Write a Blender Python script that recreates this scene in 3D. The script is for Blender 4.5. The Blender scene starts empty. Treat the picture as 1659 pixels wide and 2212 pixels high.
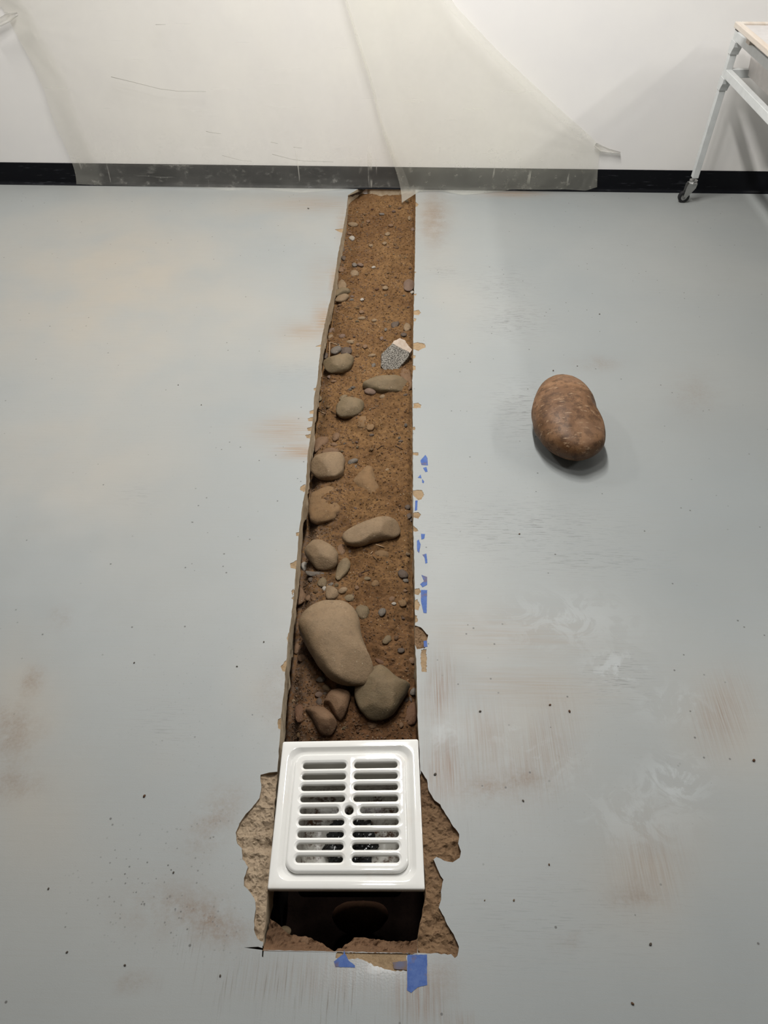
import bpy, bmesh, math, random
import numpy as np
from mathutils import Vector, Matrix, noise
from mathutils.geometry import delaunay_2d_cdt

C = bpy.context.scene
COL = C.collection
random.seed(7); np.random.seed(7)
R = math.radians

# ------------------------------------------------------------------ camera
F, PITCH, ROLL, YAW, H = 1577.0, R(46.673), R(.328), R(-.878), 1.5304
WY = 3.652                      # far wall
fw = Vector((math.sin(YAW)*math.cos(PITCH), math.cos(YAW)*math.cos(PITCH), -math.sin(PITCH)))
r0 = Vector((math.cos(YAW), -math.sin(YAW), 0)); u0 = r0.cross(fw)
rt = r0*math.cos(ROLL)+u0*math.sin(ROLL); up = -r0*math.sin(ROLL)+u0*math.cos(ROLL)
EYE = Vector((0, 0, H))
cd = bpy.data.cameras.new('camera'); cam = bpy.data.objects.new('camera', cd); COL.objects.link(cam)
cam.matrix_world = Matrix(((rt.x, up.x, -fw.x, 0), (rt.y, up.y, -fw.y, 0), (rt.z, up.z, -fw.z, H), (0, 0, 0, 1)))
cd.sensor_fit = 'VERTICAL'; cd.sensor_height = 24; cd.sensor_width = 18; cd.lens = F/2212*24
cd.clip_start = .02
C.camera = cam

# ------------------------------------------------------------------ world, lights, exposure
w = bpy.data.worlds.new('world'); C.world = w; w.use_nodes = True
w.node_tree.nodes['Background'].inputs[0].default_value = (.8, .82, .85, 1)
w.node_tree.nodes['Background'].inputs[1].default_value = .1
C.view_settings.view_transform = 'Standard'; C.view_settings.look = 'None'
C.view_settings.gamma = 1; C.view_settings.use_curve_mapping = False
C.view_settings.exposure = 0.66
CEIL = 2.75
def area(name, x, y, sx, sy, power, col=(1, .985, .955), spread=180):
    l = bpy.data.lights.new(name, 'AREA'); l.shape = 'RECTANGLE'; l.size = sx; l.size_y = sy
    l.energy = power; l.color = col; l.spread = R(spread)
    o = bpy.data.objects.new(name, l); COL.objects.link(o); o.location = (x, y, CEIL-.06)
    return o
for yy, pw in ((.98, 7), (1.85, 18), (2.3, 20), (2.75, 22)): area('ceiling_lamp', -.03, yy, .14, .32, pw)
for yy in (1.4, 2.6): area('ceiling_lamp', 3.5, yy, .16, .9, 24)
area('ceiling_lamp', -2.3, 3.15, .16, .5, 21)  # unseen lamp, placed near the wall to brighten its left end

# ------------------------------------------------------------------ helpers
def ray(u, v): return fw*F + rt*(u-829.5) - up*(v-1106)
def B(u, v, z=0.0):
    d = ray(u, v); return EYE + d*((z-H)/d.z)
def W(u, v, y):
    d = ray(u, v); return EYE + d*(y/d.y)
def PX(u, v, x):
    d = ray(u, v); return EYE + d*(x/d.x)
def proj(p):
    d = p-EYE; z = d.dot(fw); return (829.5+F*d.dot(rt)/z, 1106-F*d.dot(up)/z)
CR = {2: (480, 1640, 2.9625), 3: (1360, 0, 4.809), 4: (640, 380, 5.184), 5: (640, 680, 5.184), 6: (600, 960, 4.608), 7: (580, 1250, 4.366), 8: (1100, 760, 6.38)}
def cr(k, pts):
    a, b, s = CR[k]; return [(a+x/s, b+y/s) for x, y in pts]
def link(o, parent=None):
    COL.objects.link(o)
    if parent: o.parent = parent
    return o
def tag(o, label=None, cat=None, group=None, kind=None):
    if label: o['label'] = label
    if cat: o['category'] = cat
    if group: o['group'] = group
    if kind: o['kind'] = kind
    return o
def mesh(name, vs, fs, mat=None, parent=None, smooth=False):
    me = bpy.data.meshes.new(name); me.from_pydata([tuple(v) for v in vs], [], fs); me.update()
    if smooth: me.polygons.foreach_set('use_smooth', [True]*len(me.polygons))
    if mat: me.materials.append(mat)
    return link(bpy.data.objects.new(name, me), parent)
def from_bm(name, bm, mat=None, parent=None, smooth=False):
    me = bpy.data.meshes.new(name); bmesh.ops.recalc_face_normals(bm, faces=bm.faces[:]); bm.to_mesh(me); bm.free()
    if smooth: me.polygons.foreach_set('use_smooth', [True]*len(me.polygons))
    if mat: me.materials.append(mat)
    return link(bpy.data.objects.new(name, me), parent)
def empty(name, loc):
    o = bpy.data.objects.new(name, None); o.empty_display_size = .05; o.location = loc; return link(o)
def box(bm, lo, hi, bev=0.0):
    r = bmesh.ops.create_cube(bm, size=1)['verts']
    for v in r:
        v.co = Vector([lo[i]+(v.co[i]+.5)*(hi[i]-lo[i]) for i in range(3)])
    if bev:
        es = list({e for v in r for e in v.link_edges})
        bmesh.ops.bevel(bm, geom=es, offset=bev, segments=2, affect='EDGES', profile=.5)
def cyl(bm, a, b, r1, r2=None, n=20):
    a, b = Vector(a), Vector(b); d = b-a
    res = bmesh.ops.create_cone(bm, cap_ends=True, segments=n, radius1=r1, radius2=r1 if r2 is None else r2, depth=d.length)
    m = Matrix.Translation((a+b)/2) @ d.to_track_quat('Z', 'Y').to_matrix().to_4x4()
    bmesh.ops.transform(bm, matrix=m, verts=res['verts'])
def inv(o, parent):     # keep world coordinates under an Empty root
    o.parent = parent; o.matrix_parent_inverse = Matrix.Translation(-Vector(parent.location)); return o
def catmull(p, n=5):
    out = []; N = len(p)
    for i in range(N):
        a, b, c, d = [np.array(p[(i+k-1) % N], float) for k in range(4)]
        for j in range(n):
            t = j/n
            out.append(tuple(.5*((2*b)+(-a+c)*t+(2*a-5*b+4*c-d)*t*t+(-a+3*b-3*c+d)*t**3)))
    return out
def jag(p, amp, step, closed=True, seed=0):
    out = []; N = len(p)
    for i in range(N if closed else N-1):
        a = Vector(p[i]); b = Vector(p[(i+1) % N]); L = (b-a).length; n = max(1, int(L/step))
        nrm = Vector((-(b-a).y, (b-a).x)).normalized()
        for j in range(n):
            q = a.lerp(b, j/n); k = noise.noise(Vector((q.x/step*.9, q.y/step*.9, seed)))+.5*noise.noise(Vector((q.x/step*2.3, q.y/step*2.3, seed+5)))
            out.append(tuple(q+nrm*k*amp))
    if not closed: out.append(tuple(p[-1]))
    return out
def inpoly(P, poly):
    x, y = P[:, 0], P[:, 1]; r = np.zeros(len(P), bool); n = len(poly); j = n-1
    for i in range(n):
        xi, yi = poly[i][0], poly[i][1]; xj, yj = poly[j][0], poly[j][1]
        if yi != yj:
            r ^= ((yi > y) != (yj > y)) & (x < (xj-xi)*(y-yi)/(yj-yi)+xi)
        j = i
    return r
def interp(t, tab): return float(np.interp(t, [a for a, b in tab], [b for a, b in tab]))
def sm(t): t = min(1, max(0, t)); return t*t*(3-2*t)

# ------------------------------------------------------------------ materials
def srgb(r, g, b):
    f = lambda c: ((c/255+.055)/1.055)**2.4 if c > 10 else c/255/12.92
    return (f(r), f(g), f(b), 1)
class N:
    def __init__(s, name):
        s.m = bpy.data.materials.new(name); s.m.use_nodes = True; s.t = s.m.node_tree; s.n = s.t.nodes; s.l = s.t.links
        s.b = s.n['Principled BSDF']; s.out = s.n['Material Output']
        s.tc = s.n.new('ShaderNodeTexCoord').outputs['Object']
    def set(s, inp, v):
        if hasattr(v, 'links'): s.l.new(v, inp)
        else: inp.default_value = v
    def map(s, scale=(1, 1, 1), rot=(0, 0, 0), src=None):
        m = s.n.new('ShaderNodeMapping'); m.inputs['Scale'].default_value = scale; m.inputs['Rotation'].default_value = rot
        s.l.new(src or s.tc, m.inputs[0]); return m.outputs[0]
    def noise(s, scale, detail=4, rough=.6, vec=None, dist=0):
        n = s.n.new('ShaderNodeTexNoise'); n.inputs['Scale'].default_value = scale; n.inputs['Detail'].default_value = detail
        n.inputs['Roughness'].default_value = rough; n.inputs['Distortion'].default_value = dist
        s.l.new(vec or s.tc, n.inputs['Vector']); return n.outputs['Fac']
    def voro(s, scale, feat='F1', vec=None, out='Distance'):
        n = s.n.new('ShaderNodeTexVoronoi'); n.feature = feat; n.inputs['Scale'].default_value = scale
        s.l.new(vec or s.tc, n.inputs['Vector']); return n.outputs[out]
    def rng(s, v, a, b, c=0, d=1, smooth=False):
        n = s.n.new('ShaderNodeMapRange'); s.set(n.inputs[0], v)
        for i, k in enumerate((a, b, c, d)): n.inputs[i+1].default_value = k
        if smooth: n.interpolation_type = 'SMOOTHSTEP'
        return n.outputs[0]
    def math(s, op, a, b=0):
        n = s.n.new('ShaderNodeMath'); n.operation = op; s.set(n.inputs[0], a); s.set(n.inputs[1], b); n.use_clamp = op in ('MULTIPLY', 'ADD'); return n.outputs[0]
    def mix(s, fac, a, b, bt='MIX'):
        n = s.n.new('ShaderNodeMix'); n.data_type = 'RGBA'; n.blend_type = bt
        s.set(n.inputs[0], fac); s.set(n.inputs[6], a); s.set(n.inputs[7], b); return n.outputs[2]
    def attr(s, name):
        n = s.n.new('ShaderNodeAttribute'); n.attribute_name = name; return n.outputs['Fac']
    def bump(s, h, st=.3, dist=.002):
        n = s.n.new('ShaderNodeBump'); n.inputs['Strength'].default_value = st; n.inputs['Distance'].default_value = dist
        s.set(n.inputs['Height'], h); s.l.new(n.outputs[0], s.b.inputs['Normal']); return n
    def fin(s, col=None, rough=None, spec=None, metal=None):
        if col is not None: s.set(s.b.inputs['Base Color'], col)
        if rough is not None: s.set(s.b.inputs['Roughness'], rough)
        if spec is not None: s.b.inputs['Specular IOR Level'].default_value = spec
        if metal is not None: s.b.inputs['Metallic'].default_value = metal
        return s.m
def dimn(m, c, k): return m.mix(1, c, (k, k, k, 1), 'MULTIPLY')
def simple(name, col, rough, spec=.5, metal=0, var=.06, sc=30):
    m = N(name); k = m.noise(sc, 3); c = m.mix(m.rng(k, .3, .7), tuple([x*(1-var) for x in col[:3]]+[1]), tuple([min(1, x*(1+var)) for x in col[:3]]+[1]))
    return m.fin(c, rough, spec, metal)

# painted floor
m = N('painted_floor')
base = m.mix(m.rng(m.noise(1.1, 3, .5), .35, .65), srgb(132, 136, 136), srgb(141, 143, 141))
warm = m.math('MULTIPLY', m.attr('dust'), m.rng(m.noise(2.2, 4, .6), .25, .6))
base = m.mix(warm, base, srgb(152, 145, 134))
sx = m.noise(1, 5, .65, m.map((6, 260, 1), (0, 0, .03)))
sy = m.noise(1, 6, .7, m.map((260, 6, 1), (0, 0, .12)))
base = m.mix(m.math('MULTIPLY', m.rng(sx, .45, .75), .22), base, srgb(134, 132, 125))
br = srgb(112, 84, 62)
dx = m.math('MULTIPLY', m.attr('dirt_across'), m.rng(sx, .34, .62, .1, 1))
base = m.mix(dx, base, srgb(132, 104, 74))
dy = m.math('MULTIPLY', m.attr('dirt_along'), m.rng(sy, .41, .60, .08, 1))
base = m.mix(dy, base, br)
db = m.math('MULTIPLY', m.attr('dirt_blotch'), m.math('MULTIPLY', m.rng(m.noise(14, 8, .72), .34, .56), m.rng(m.noise(130, 4, .7), .3, .6, .35, 1)))
base = m.mix(db, base, srgb(112, 92, 74))
dk = m.math('MULTIPLY', m.attr('scuff_along'), m.rng(m.noise(1, 4, .6, m.map((300, 9, 1), (0, 0, -.05))), .58, .68))
base = m.mix(dk, base, srgb(92, 82, 74))
# fine scratches in the worn zones
sc = m.noise(1, 3, .55, m.map((16, 420, 1), (0, 0, .25))); sc2 = m.noise(1, 3, .55, m.map((18, 380, 1), (0, 0, -.35)))
scr = m.math('MULTIPLY', m.attr('scratch'), m.math('ADD', m.rng(sc, .60, .64), m.rng(sc2, .61, .65)))
base = m.mix(scr, base, srgb(84, 84, 84))
# paint chips and specks
vo = m.voro(26, vec=m.map((1, 1, 1))); big = m.noise(5.1, 2)
spk = m.math('MULTIPLY', m.rng(vo, .05, .075, 1, 0), m.rng(big, .47, .52))
vs = m.math('MULTIPLY', m.rng(m.voro(95), .14, .2, 1, 0), m.math('MULTIPLY', m.attr('speck'), m.rng(m.noise(60, 2), .45, .55)))
base = m.mix(m.math('ADD', m.math('MULTIPLY', spk, .8), vs), base, srgb(70, 68, 66))
lt = m.math('MULTIPLY', m.attr('clean'), m.rng(m.noise(12, 5, .65, dist=1.5), .47, .56))
base = m.mix(m.math('MULTIPLY', lt, .55), base, srgb(164, 168, 169))
rg = m.math('ADD', m.rng(m.noise(3, 4), .3, .7, .42, .6), m.math('MULTIPLY', dx, .3))
bh = m.math('ADD', m.math('MULTIPLY', m.noise(420, 2, .5), .25), m.math('MULTIPLY', m.noise(24, 5, .6), m.attr('wet')))
m.bump(m.math('ADD', bh, m.math('MULTIPLY', m.attr('wet'), m.noise(260, 3))), .22, .0016)
rg = m.mix(m.attr('wet'), rg, (.22, .22, .22, 1))
FLOOR = m.fin(base, rg, .42)

m = N('wall_paint'); k = m.noise(3, 3)
c = m.mix(m.rng(k, .3, .7), srgb(231, 228, 226), srgb(236, 233, 229)); m.bump(m.noise(180, 3), .12, .001)
WALL = m.fin(c, .62, .3)
CEILM = simple('ceiling_paint', srgb(128, 128, 128), .8)
SIDE = simple('side_wall_paint', srgb(190, 188, 184), .7)
m = N('baseboard_vinyl')
sc = m.noise(1, 4, .6, m.map((14, 1, 220))); c = m.mix(m.math('MULTIPLY', m.rng(sc, .62, .72), m.rng(m.noise(4, 2), .5, .6)), srgb(14, 15, 19), srgb(60, 62, 66))
BASEB = m.fin(c, .55, .12)

def concrete(name, a, b, dark, sc=1.0, rough=.9, k_=.72):
    m = N(name); c = m.mix(m.rng(m.noise(18*sc, 6, .7), .35, .65), a, b)
    v = m.rng(m.voro(150*sc), .12, .3, 1, 0); c = m.mix(m.math('MULTIPLY', v, m.rng(m.noise(40*sc, 3), .45, .6)), c, dark)
    c = m.mix(m.math('MULTIPLY', m.rng(m.noise(9*sc, 4, .7), .5, .62), .6), c, dark)
    c = m.mix(1, c, (k_, k_, k_, 1), 'MULTIPLY')
    m.bump(m.math('ADD', m.math('MULTIPLY', m.noise(90*sc, 6, .7), .8), m.math('MULTIPLY', v, -.5)), .8, .004)
    return m.fin(c, rough, .2)
SPALL = concrete('bare_concrete', srgb(164, 145, 122), srgb(182, 162, 136), srgb(124, 104, 84))
SPALLB = concrete('earthy_concrete', srgb(124, 98, 72), srgb(146, 118, 90), srgb(92, 68, 48))
LEDGE = concrete('earthy_mortar', srgb(112, 84, 62), srgb(134, 104, 78), srgb(78, 56, 40))
CHIP = concrete('chipped_concrete', srgb(160, 134, 102), srgb(184, 160, 128), srgb(122, 96, 68), 2.2)
CUT = concrete('cut_concrete', srgb(158, 144, 122), srgb(184, 168, 144), srgb(126, 110, 88), .8, .9, 1.2)
DARKC = concrete('rubble', srgb(92, 84, 76), srgb(120, 110, 98), srgb(44, 40, 36), 1.2)

m = N('soil')
geo = m.n.new('ShaderNodeSeparateXYZ'); m.l.new(m.tc, geo.inputs[0])
n1 = m.noise(7, 6, .65); n2 = m.noise(60, 6, .7)
c = m.mix(m.rng(n1, .35, .65), srgb(128, 94, 60), srgb(154, 118, 78))
c = m.mix(m.math('MULTIPLY', m.rng(geo.outputs[1], 1.35, .8), .65), c, srgb(120, 82, 58))
c = m.mix(m.math('MULTIPLY', m.rng(n2, .42, .62), .45), c, srgb(96, 68, 44))
c = m.mix(m.math('MULTIPLY', m.rng(m.noise(1, 5, .6, m.map((70, 150, 120))), .56, .66), .7), c, srgb(70, 46, 28))
gv = m.attr('gravel')
c = m.mix(m.math('MULTIPLY', gv, m.rng(m.noise(120, 3), .4, .6)), c, srgb(128, 106, 88))
c = m.mix(m.math('MULTIPLY', m.rng(m.voro(110), .12, .17, 1, 0), m.rng(m.noise(16, 3), .5, .6)), c, srgb(196, 176, 148))
m.bump(m.math('ADD', m.noise(150, 6, .75), m.math('MULTIPLY', m.noise(45, 5, .7), 1.0)), .9, .004)
c = m.mix(m.attr('pit_shade'), c, srgb(28, 17, 11))  # shade of the deep pit, painted into the soil as near-black brown
c = m.mix(1, c, (.60, .59, .58, 1), 'MULTIPLY')
SOIL = m.fin(c, .95, .12)

def dim(c, k): return tuple([x*k for x in c[:3]]+[1])
def stone_mat(name, a, b, rough=.72, dust=.5, spec=.3, sc=14):
    a, b = dim(a, .53), dim(b, .53)
    m = N(name)
    oi = m.n.new('ShaderNodeObjectInfo')
    c = m.mix(m.rng(m.noise(sc, 5, .6, dist=.4), .35, .65), a, b)
    c = m.mix(m.math('MULTIPLY', m.rng(m.noise(220, 4, .7), .4, .7), .35), c, tuple([x*.7 for x in a[:3]]+[1]))
    c = m.mix(m.math('MULTIPLY', m.rng(m.voro(85), .10, .16, 1, 0), m.rng(m.noise(9, 3), .52, .62)), c, dim(srgb(205, 188, 160), .6))
    ge = m.n.new('ShaderNodeNewGeometry'); sx_ = m.n.new('ShaderNodeSeparateXYZ'); m.l.new(ge.outputs['Normal'], sx_.inputs[0])
    d = m.math('MULTIPLY', m.rng(sx_.outputs[2], .35, .95), m.rng(m.noise(22, 5, .7), .3, .6, .3, 1))
    c = m.mix(m.math('MULTIPLY', d, dust), c, dim(srgb(160, 126, 90), .55))
    c = m.mix(m.math('MULTIPLY', m.rng(m.noise(55, 6, .75), .5, .68), .45), c, tuple([x*.55 for x in a[:3]]+[1]))
    c = m.mix(m.math('MULTIPLY', m.rng(m.noise(1, 5, .7, m.map((60, 200, 90), (0, 0, .5))), .62, .72), .4), c, tuple([min(1, x*1.35) for x in b[:3]]+[1]))
    m.bump(m.math('ADD', m.math('MULTIPLY', m.noise(260, 5, .7), .5), m.noise(34, 6, .65)), .75, .0035)
    return m.fin(c, rough, spec)
ST = {
 'tan': stone_mat('tan_stone', srgb(158, 134, 104), srgb(178, 152, 120), dust=.3),
 'olive': stone_mat('olive_stone', srgb(134, 118, 90), srgb(154, 136, 106), dust=.35),
 'brown': stone_mat('brown_stone', srgb(134, 102, 76), srgb(152, 118, 90), dust=.35),
 'red': stone_mat('reddish_stone', srgb(122, 84, 62), srgb(140, 100, 74), dust=.3),
 'soil': stone_mat('soil_covered_stone', srgb(144, 116, 86), srgb(156, 128, 96), .9, .8, .15),
 'grey': stone_mat('grey_stone', srgb(122, 116, 108), srgb(142, 134, 124), dust=.2),
 'dark': stone_mat('dark_stone', srgb(96, 84, 76), srgb(116, 102, 92), dust=.2),
 'pale': stone_mat('pale_stone', srgb(196, 186, 172), srgb(216, 208, 196), dust=.1),
 'purple': stone_mat('mauve_stone', srgb(132, 108, 94), srgb(150, 124, 108), dust=.2),
}
# big loose cobble: glossier, mottled, with pale scrapes
m = N('loose_cobble')
c = m.mix(m.rng(m.noise(9, 6, .65, dist=.6), .36, .62), srgb(132, 98, 64), srgb(190, 156, 124))
c = m.mix(m.math('MULTIPLY', m.rng(m.noise(46, 6, .7), .48, .60), .75), c, srgb(104, 76, 46))
c = m.mix(m.math('MULTIPLY', m.rng(m.noise(1, 5, .7, m.map((30, 110, 60), (0, 0, -.7))), .58, .66), .8), c, srgb(235, 216, 190))
c = m.mix(m.math('MULTIPLY', m.rng(m.noise(6, 2), .58, .66), .5), c, srgb(168, 142, 122))
m.bump(m.math('ADD', m.noise(120, 6, .7), m.noise(22, 4)), .4, .002)
c = m.mix(1, c, (.35, .285, .225, 1), 'MULTIPLY')
ST['loose'] = m.fin(c, m.rng(m.noise(8, 3), .4, .6, .5, .7), .32)

m = N('white_enamel'); c = m.mix(m.math('MULTIPLY', m.rng(m.noise(20, 4), .55, .7), .25), srgb(218, 217, 213), srgb(208, 198, 186))
m.bump(m.noise(24, 2), .03, .002); ENAMEL = m.fin(c, .06, .5); m.b.inputs['Coat Weight'].default_value = .6; m.b.inputs['Coat Roughness'].default_value = .04
m = N('basin_enamel'); ge = m.n.new('ShaderNodeSeparateXYZ'); m.l.new(m.tc, ge.inputs[0])
st = m.math('MULTIPLY', m.rng(ge.outputs[2], -.125, -.175), m.math('MULTIPLY', m.rng(m.noise(26, 6, .75), .46, .56), m.rng(m.noise(150, 3), .35, .5)))
c = m.mix(st, srgb(214, 211, 202), srgb(94, 66, 46)); BASIN = m.fin(c, .3, .5)
BLACKI = simple('black_cast_iron', srgb(26, 25, 26), .6)
m = N('dark_plastic'); m.bump(m.noise(60, 4, .6), .5, .004); PLASTIC = m.fin(srgb(38, 40, 41), .12, .7)
STEEL = simple('zinc_plated_steel', srgb(170, 170, 168), .32, .5, .85)
RUBBER = simple('black_rubber', srgb(22, 22, 24), .6)
CARTM = simple('light_grey_powder_coat', srgb(196, 198, 197), .4, .5)
CAPM = simple('black_cap', srgb(40, 34, 32), .5)
m = N('pale_wood'); g = m.noise(1, 5, .6, m.map((30, 2.5, 30))); c = m.mix(m.rng(g, .4, .65), srgb(204, 196, 186), srgb(188, 174, 160)); WOOD = m.fin(c, .6, .3)
PANEL = simple('white_panel', srgb(190, 186, 184), .35)
BINM = simple('white_bin_plastic', srgb(222, 216, 212), .4)
m = N('blue_tape'); k = m.noise(60, 5, .7); c = m.mix(m.rng(k, .35, .6), srgb(58, 82, 138), srgb(76, 98, 148))
c = m.mix(m.math('MULTIPLY', m.rng(m.noise(22, 4, .7), .52, .62), .6), c, srgb(104, 84, 70)); TAPE = m.fin(c, .75, .2)
m = N('smeared_tape'); c = m.mix(m.rng(m.noise(30, 4), .4, .6), srgb(92, 94, 114), srgb(104, 86, 72)); TAPE2 = m.fin(c, .8, .2)
TWIG = simple('pale_root', srgb(168, 142, 112), .8)
TWIGD = simple('dark_root', srgb(70, 52, 40), .8)
# porous chunk
m = N('porous_grey_block'); v = m.voro(230); c = m.mix(m.rng(v, .22, .5), srgb(56, 52, 48), srgb(172, 166, 156)); m.bump(v, 1, .004)
POROUS = m.fin(dimn(m, c, .62), .9, .15)
m = N('pinkish_block_face'); c = m.mix(m.rng(m.noise(60, 5, .7), .35, .65), srgb(212, 190, 170), srgb(230, 214, 198)); m.bump(m.noise(200, 4), .4, .002); PINKF = m.fin(dimn(m, c, .62), .85, .2)

def film(name, lo, hi, tint):
    m = N(name); n, l = m.n, m.l; n.remove(m.b)
    tr = n.new('ShaderNodeBsdfTransparent'); tr.inputs[0].default_value = (.995, .993, .985, 1)
    df = n.new('ShaderNodeBsdfDiffuse'); df.inputs[0].default_value = tint
    tl = n.new('ShaderNodeBsdfTranslucent'); tl.inputs[0].default_value = tint
    a = n.new('ShaderNodeMixShader'); a.inputs[0].default_value = .4; l.new(df.outputs[0], a.inputs[1]); l.new(tl.outputs[0], a.inputs[2])
    gl = n.new('ShaderNodeBsdfGlossy'); gl.inputs['Roughness'].default_value = .14
    b = n.new('ShaderNodeMixShader'); l.new(tr.outputs[0], b.inputs[1]); l.new(a.outputs[0], b.inputs[2])
    sp = n.new('ShaderNodeSeparateXYZ'); l.new(m.tc, sp.inputs[0])
    low = m.rng(sp.outputs[2], .30, .04)
    hem = m.attr('hem'); tc_ = m.mix(hem, tint, srgb(214, 212, 200)); l.new(tc_, df.inputs[0]); l.new(tc_, tl.inputs[0])
    k = m.math('ADD', m.rng(m.noise(4, 5, .65), .3, .7, lo, hi), m.math('MULTIPLY', hem, .22))
    ln = m.rng(m.noise(1, 3, .55, m.map((34, 1, 2.2), (0, .5, 0))), .665, .70)
    ln = m.math('MULTIPLY', ln, m.rng(m.noise(1, 2, .5, m.map((9, 1, 9))), .45, .6))
    cl = m.math('MULTIPLY', m.rng(m.noise(1, 5, .75, m.map((22, 1, 30), (0, .8, 0))), .56, .72), .22)
    cre = m.math('MULTIPLY', m.math('ADD', m.math('MULTIPLY', ln, .45), cl), low)
    fine = m.math('MULTIPLY', m.rng(m.noise(1, 3, .5, m.map((3, 1, 60), (0, -.12, 0))), .70, .73), .12)
    l.new(m.math('ADD', m.math('ADD', k, cre), fine), b.inputs[0])
    fr = n.new('ShaderNodeFresnel'); fr.inputs[0].default_value = 1.35
    bp = n.new('ShaderNodeBump'); bp.inputs['Strength'].default_value = .5; bp.inputs['Distance'].default_value = .006
    l.new(m.noise(1, 5, .6, m.map((24, 4, 11), (0, .6, 0))), bp.inputs['Height'])
    l.new(bp.outputs[0], gl.inputs['Normal'])
    c = n.new('ShaderNodeMixShader'); l.new(m.math('MULTIPLY', m.math('MULTIPLY', fr.outputs[0], .5), m.rng(sp.outputs[2], .004, .02)), c.inputs[0]); l.new(b.outputs[0], c.inputs[1]); l.new(gl.outputs[0], c.inputs[2])
    l.new(c.outputs[0], m.out.inputs[0]); return m.m
FILM = film('plastic_film', .09, .16, srgb(246, 243, 233))
FILM2 = film('folded_plastic_film', .17, .27, srgb(240, 238, 224))
CLEAR = film('clear_tape', .25, .4, srgb(245, 242, 236))

# ------------------------------------------------------------------ room shell
X0, X1, Y0 = -4.4, 5.2, -4.5
def quad_wall(name, pts, mat):
    return tag(mesh(name, pts, [(0, 1, 2, 3), (7, 6, 5, 4), (0, 4, 5, 1), (1, 5, 6, 2), (2, 6, 7, 3), (3, 7, 4, 0)], mat), kind='structure')
def slab_box(name, lo, hi, mat):
    bm = bmesh.new(); box(bm, lo, hi); return tag(from_bm(name, bm, mat), kind='structure')
slab_box('wall_back', (X0-.1, WY, -.8), (X1+.1, WY+.1, CEIL), WALL)
slab_box('wall_left', (X0-.1, Y0, -.8), (X0, WY, CEIL), SIDE)
slab_box('wall_right', (X1, Y0, -.8), (X1+.1, WY, CEIL), SIDE)
slab_box('wall_front', (X0-.1, Y0-.1, -.8), (X1+.1, Y0, CEIL), SIDE)
slab_box('ceiling', (X0-.1, Y0-.1, CEIL), (X1+.1, WY+.1, CEIL+.1), CEILM)
# cove baseboard: profile swept along x
prof = [(0, .1016), (-.0032, .1012), (-.004, .099), (-.004, .018), (-.0055, .010), (-.010, .004), (-.017, .0008), (-.018, 0), (0, 0)]
vs = []; fs = []; nx = 60
for i in range(nx+1):
    x = X0+(X1-X0)*i/nx
    for (py, pz) in prof: vs.append((x, WY+py, pz))
k = len(prof)
for i in range(nx):
    for j in range(k): fs.append((i*k+j, i*k+(j+1) % k, (i+1)*k+(j+1) % k, (i+1)*k+j))
tag(mesh('baseboard_back', vs, fs, BASEB), kind='structure')

# ------------------------------------------------------------------ trench outline and floor
Lpx = cr(4, [(580, 215), (560, 400), (520, 620), (470, 860), (450, 1000), (420, 1200), (380, 1400), (330, 1600)])+cr(5, [(280, 300), (252, 560), (235, 750), (200, 920), (190, 1150), (160, 1350)])+[(664, 985), (661, 1047)]+cr(6, [(240, 640), (215, 850), (198, 1050), (180, 1250)])+[(636, 1270)]+cr(7, [(218, 350), (182, 600), (160, 900), (135, 1150), (112, 1400)])+[(604, 1600), (599, 1668), (588, 1800), (577.5, 1922)]+[(567, 2052)]
Rpx = [(902, 2059)]+cr(2, [(1252, 1120), (1265, 1050), (1285, 950)])+[(920, 1924), (912, 1780), (905, 1598), (903, 1571), (901, 1502), (899.5, 1433), (896, 1385), (897, 1341), (896, 1285), (895, 1220), (893, 1155), (892, 1025), (891.7, 892), (890.8, 826), (892.7, 776), (893, 708), (894.6, 631), (896.5, 554), (897.5, 476), (898, 428)]
def f2(p): q = B(*p); return (q.x, q.y)
Lw = [f2(p) for p in Lpx]; Rw = [f2(p) for p in Rpx]
Lj = jag(Lw, .0018, .012, closed=False, seed=1)
Rj = jag(Rw, .0014, .012, closed=False, seed=2)
topL = [f2((790, 404)), f2((775, 407)), f2((766, 413))]
xT = Rw[-1][0]
trench = Lj + jag([Lw[-1], Rw[0]], .0008, .01, closed=False, seed=3)[1:-1] + Rj + [(xT, WY-.012), (f2((800, 404))[0], WY-.012)] + topL
def dense(poly_px, amp=.0018, step=.006, seed=0): return jag([f2(p) for p in poly_px], amp, step, seed=seed)
spL = dense(cr(2, [(352, 80), (300, 85), (245, 100), (250, 180), (240, 250), (190, 310), (150, 350), (110, 410), (88, 470), (95, 540), (125, 570), (130, 640), (165, 690), (140, 760), (140, 810), (180, 850), (205, 890), (215, 960), (205, 1010), (205, 1090), (225, 1150), (262, 1170), (300, 1000), (330, 830), (345, 500), (365, 200)]), seed=11)
spR = dense(cr(2, [(1270, 70), (1310, 130), (1320, 200), (1360, 265), (1395, 290), (1430, 350), (1480, 430), (1520, 480), (1510, 540), (1530, 590), (1520, 630), (1475, 660), (1420, 650), (1370, 625), (1355, 640), (1385, 720), (1415, 770), (1405, 820), (1400, 900), (1385, 950), (1420, 1010), (1440, 1060), (1480, 1120), (1515, 1200), (1505, 1260), (1490, 1270), (1465, 1250), (1250, 1239), (1240, 1000), (1270, 800), (1260, 400)]), seed=12)
spS = dense(cr(7, [(1378, 440), (1440, 460), (1490, 520), (1505, 530), (1495, 600), (1475, 655), (1400, 665), (1378, 620)]), .0012, .005, seed=13)
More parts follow.
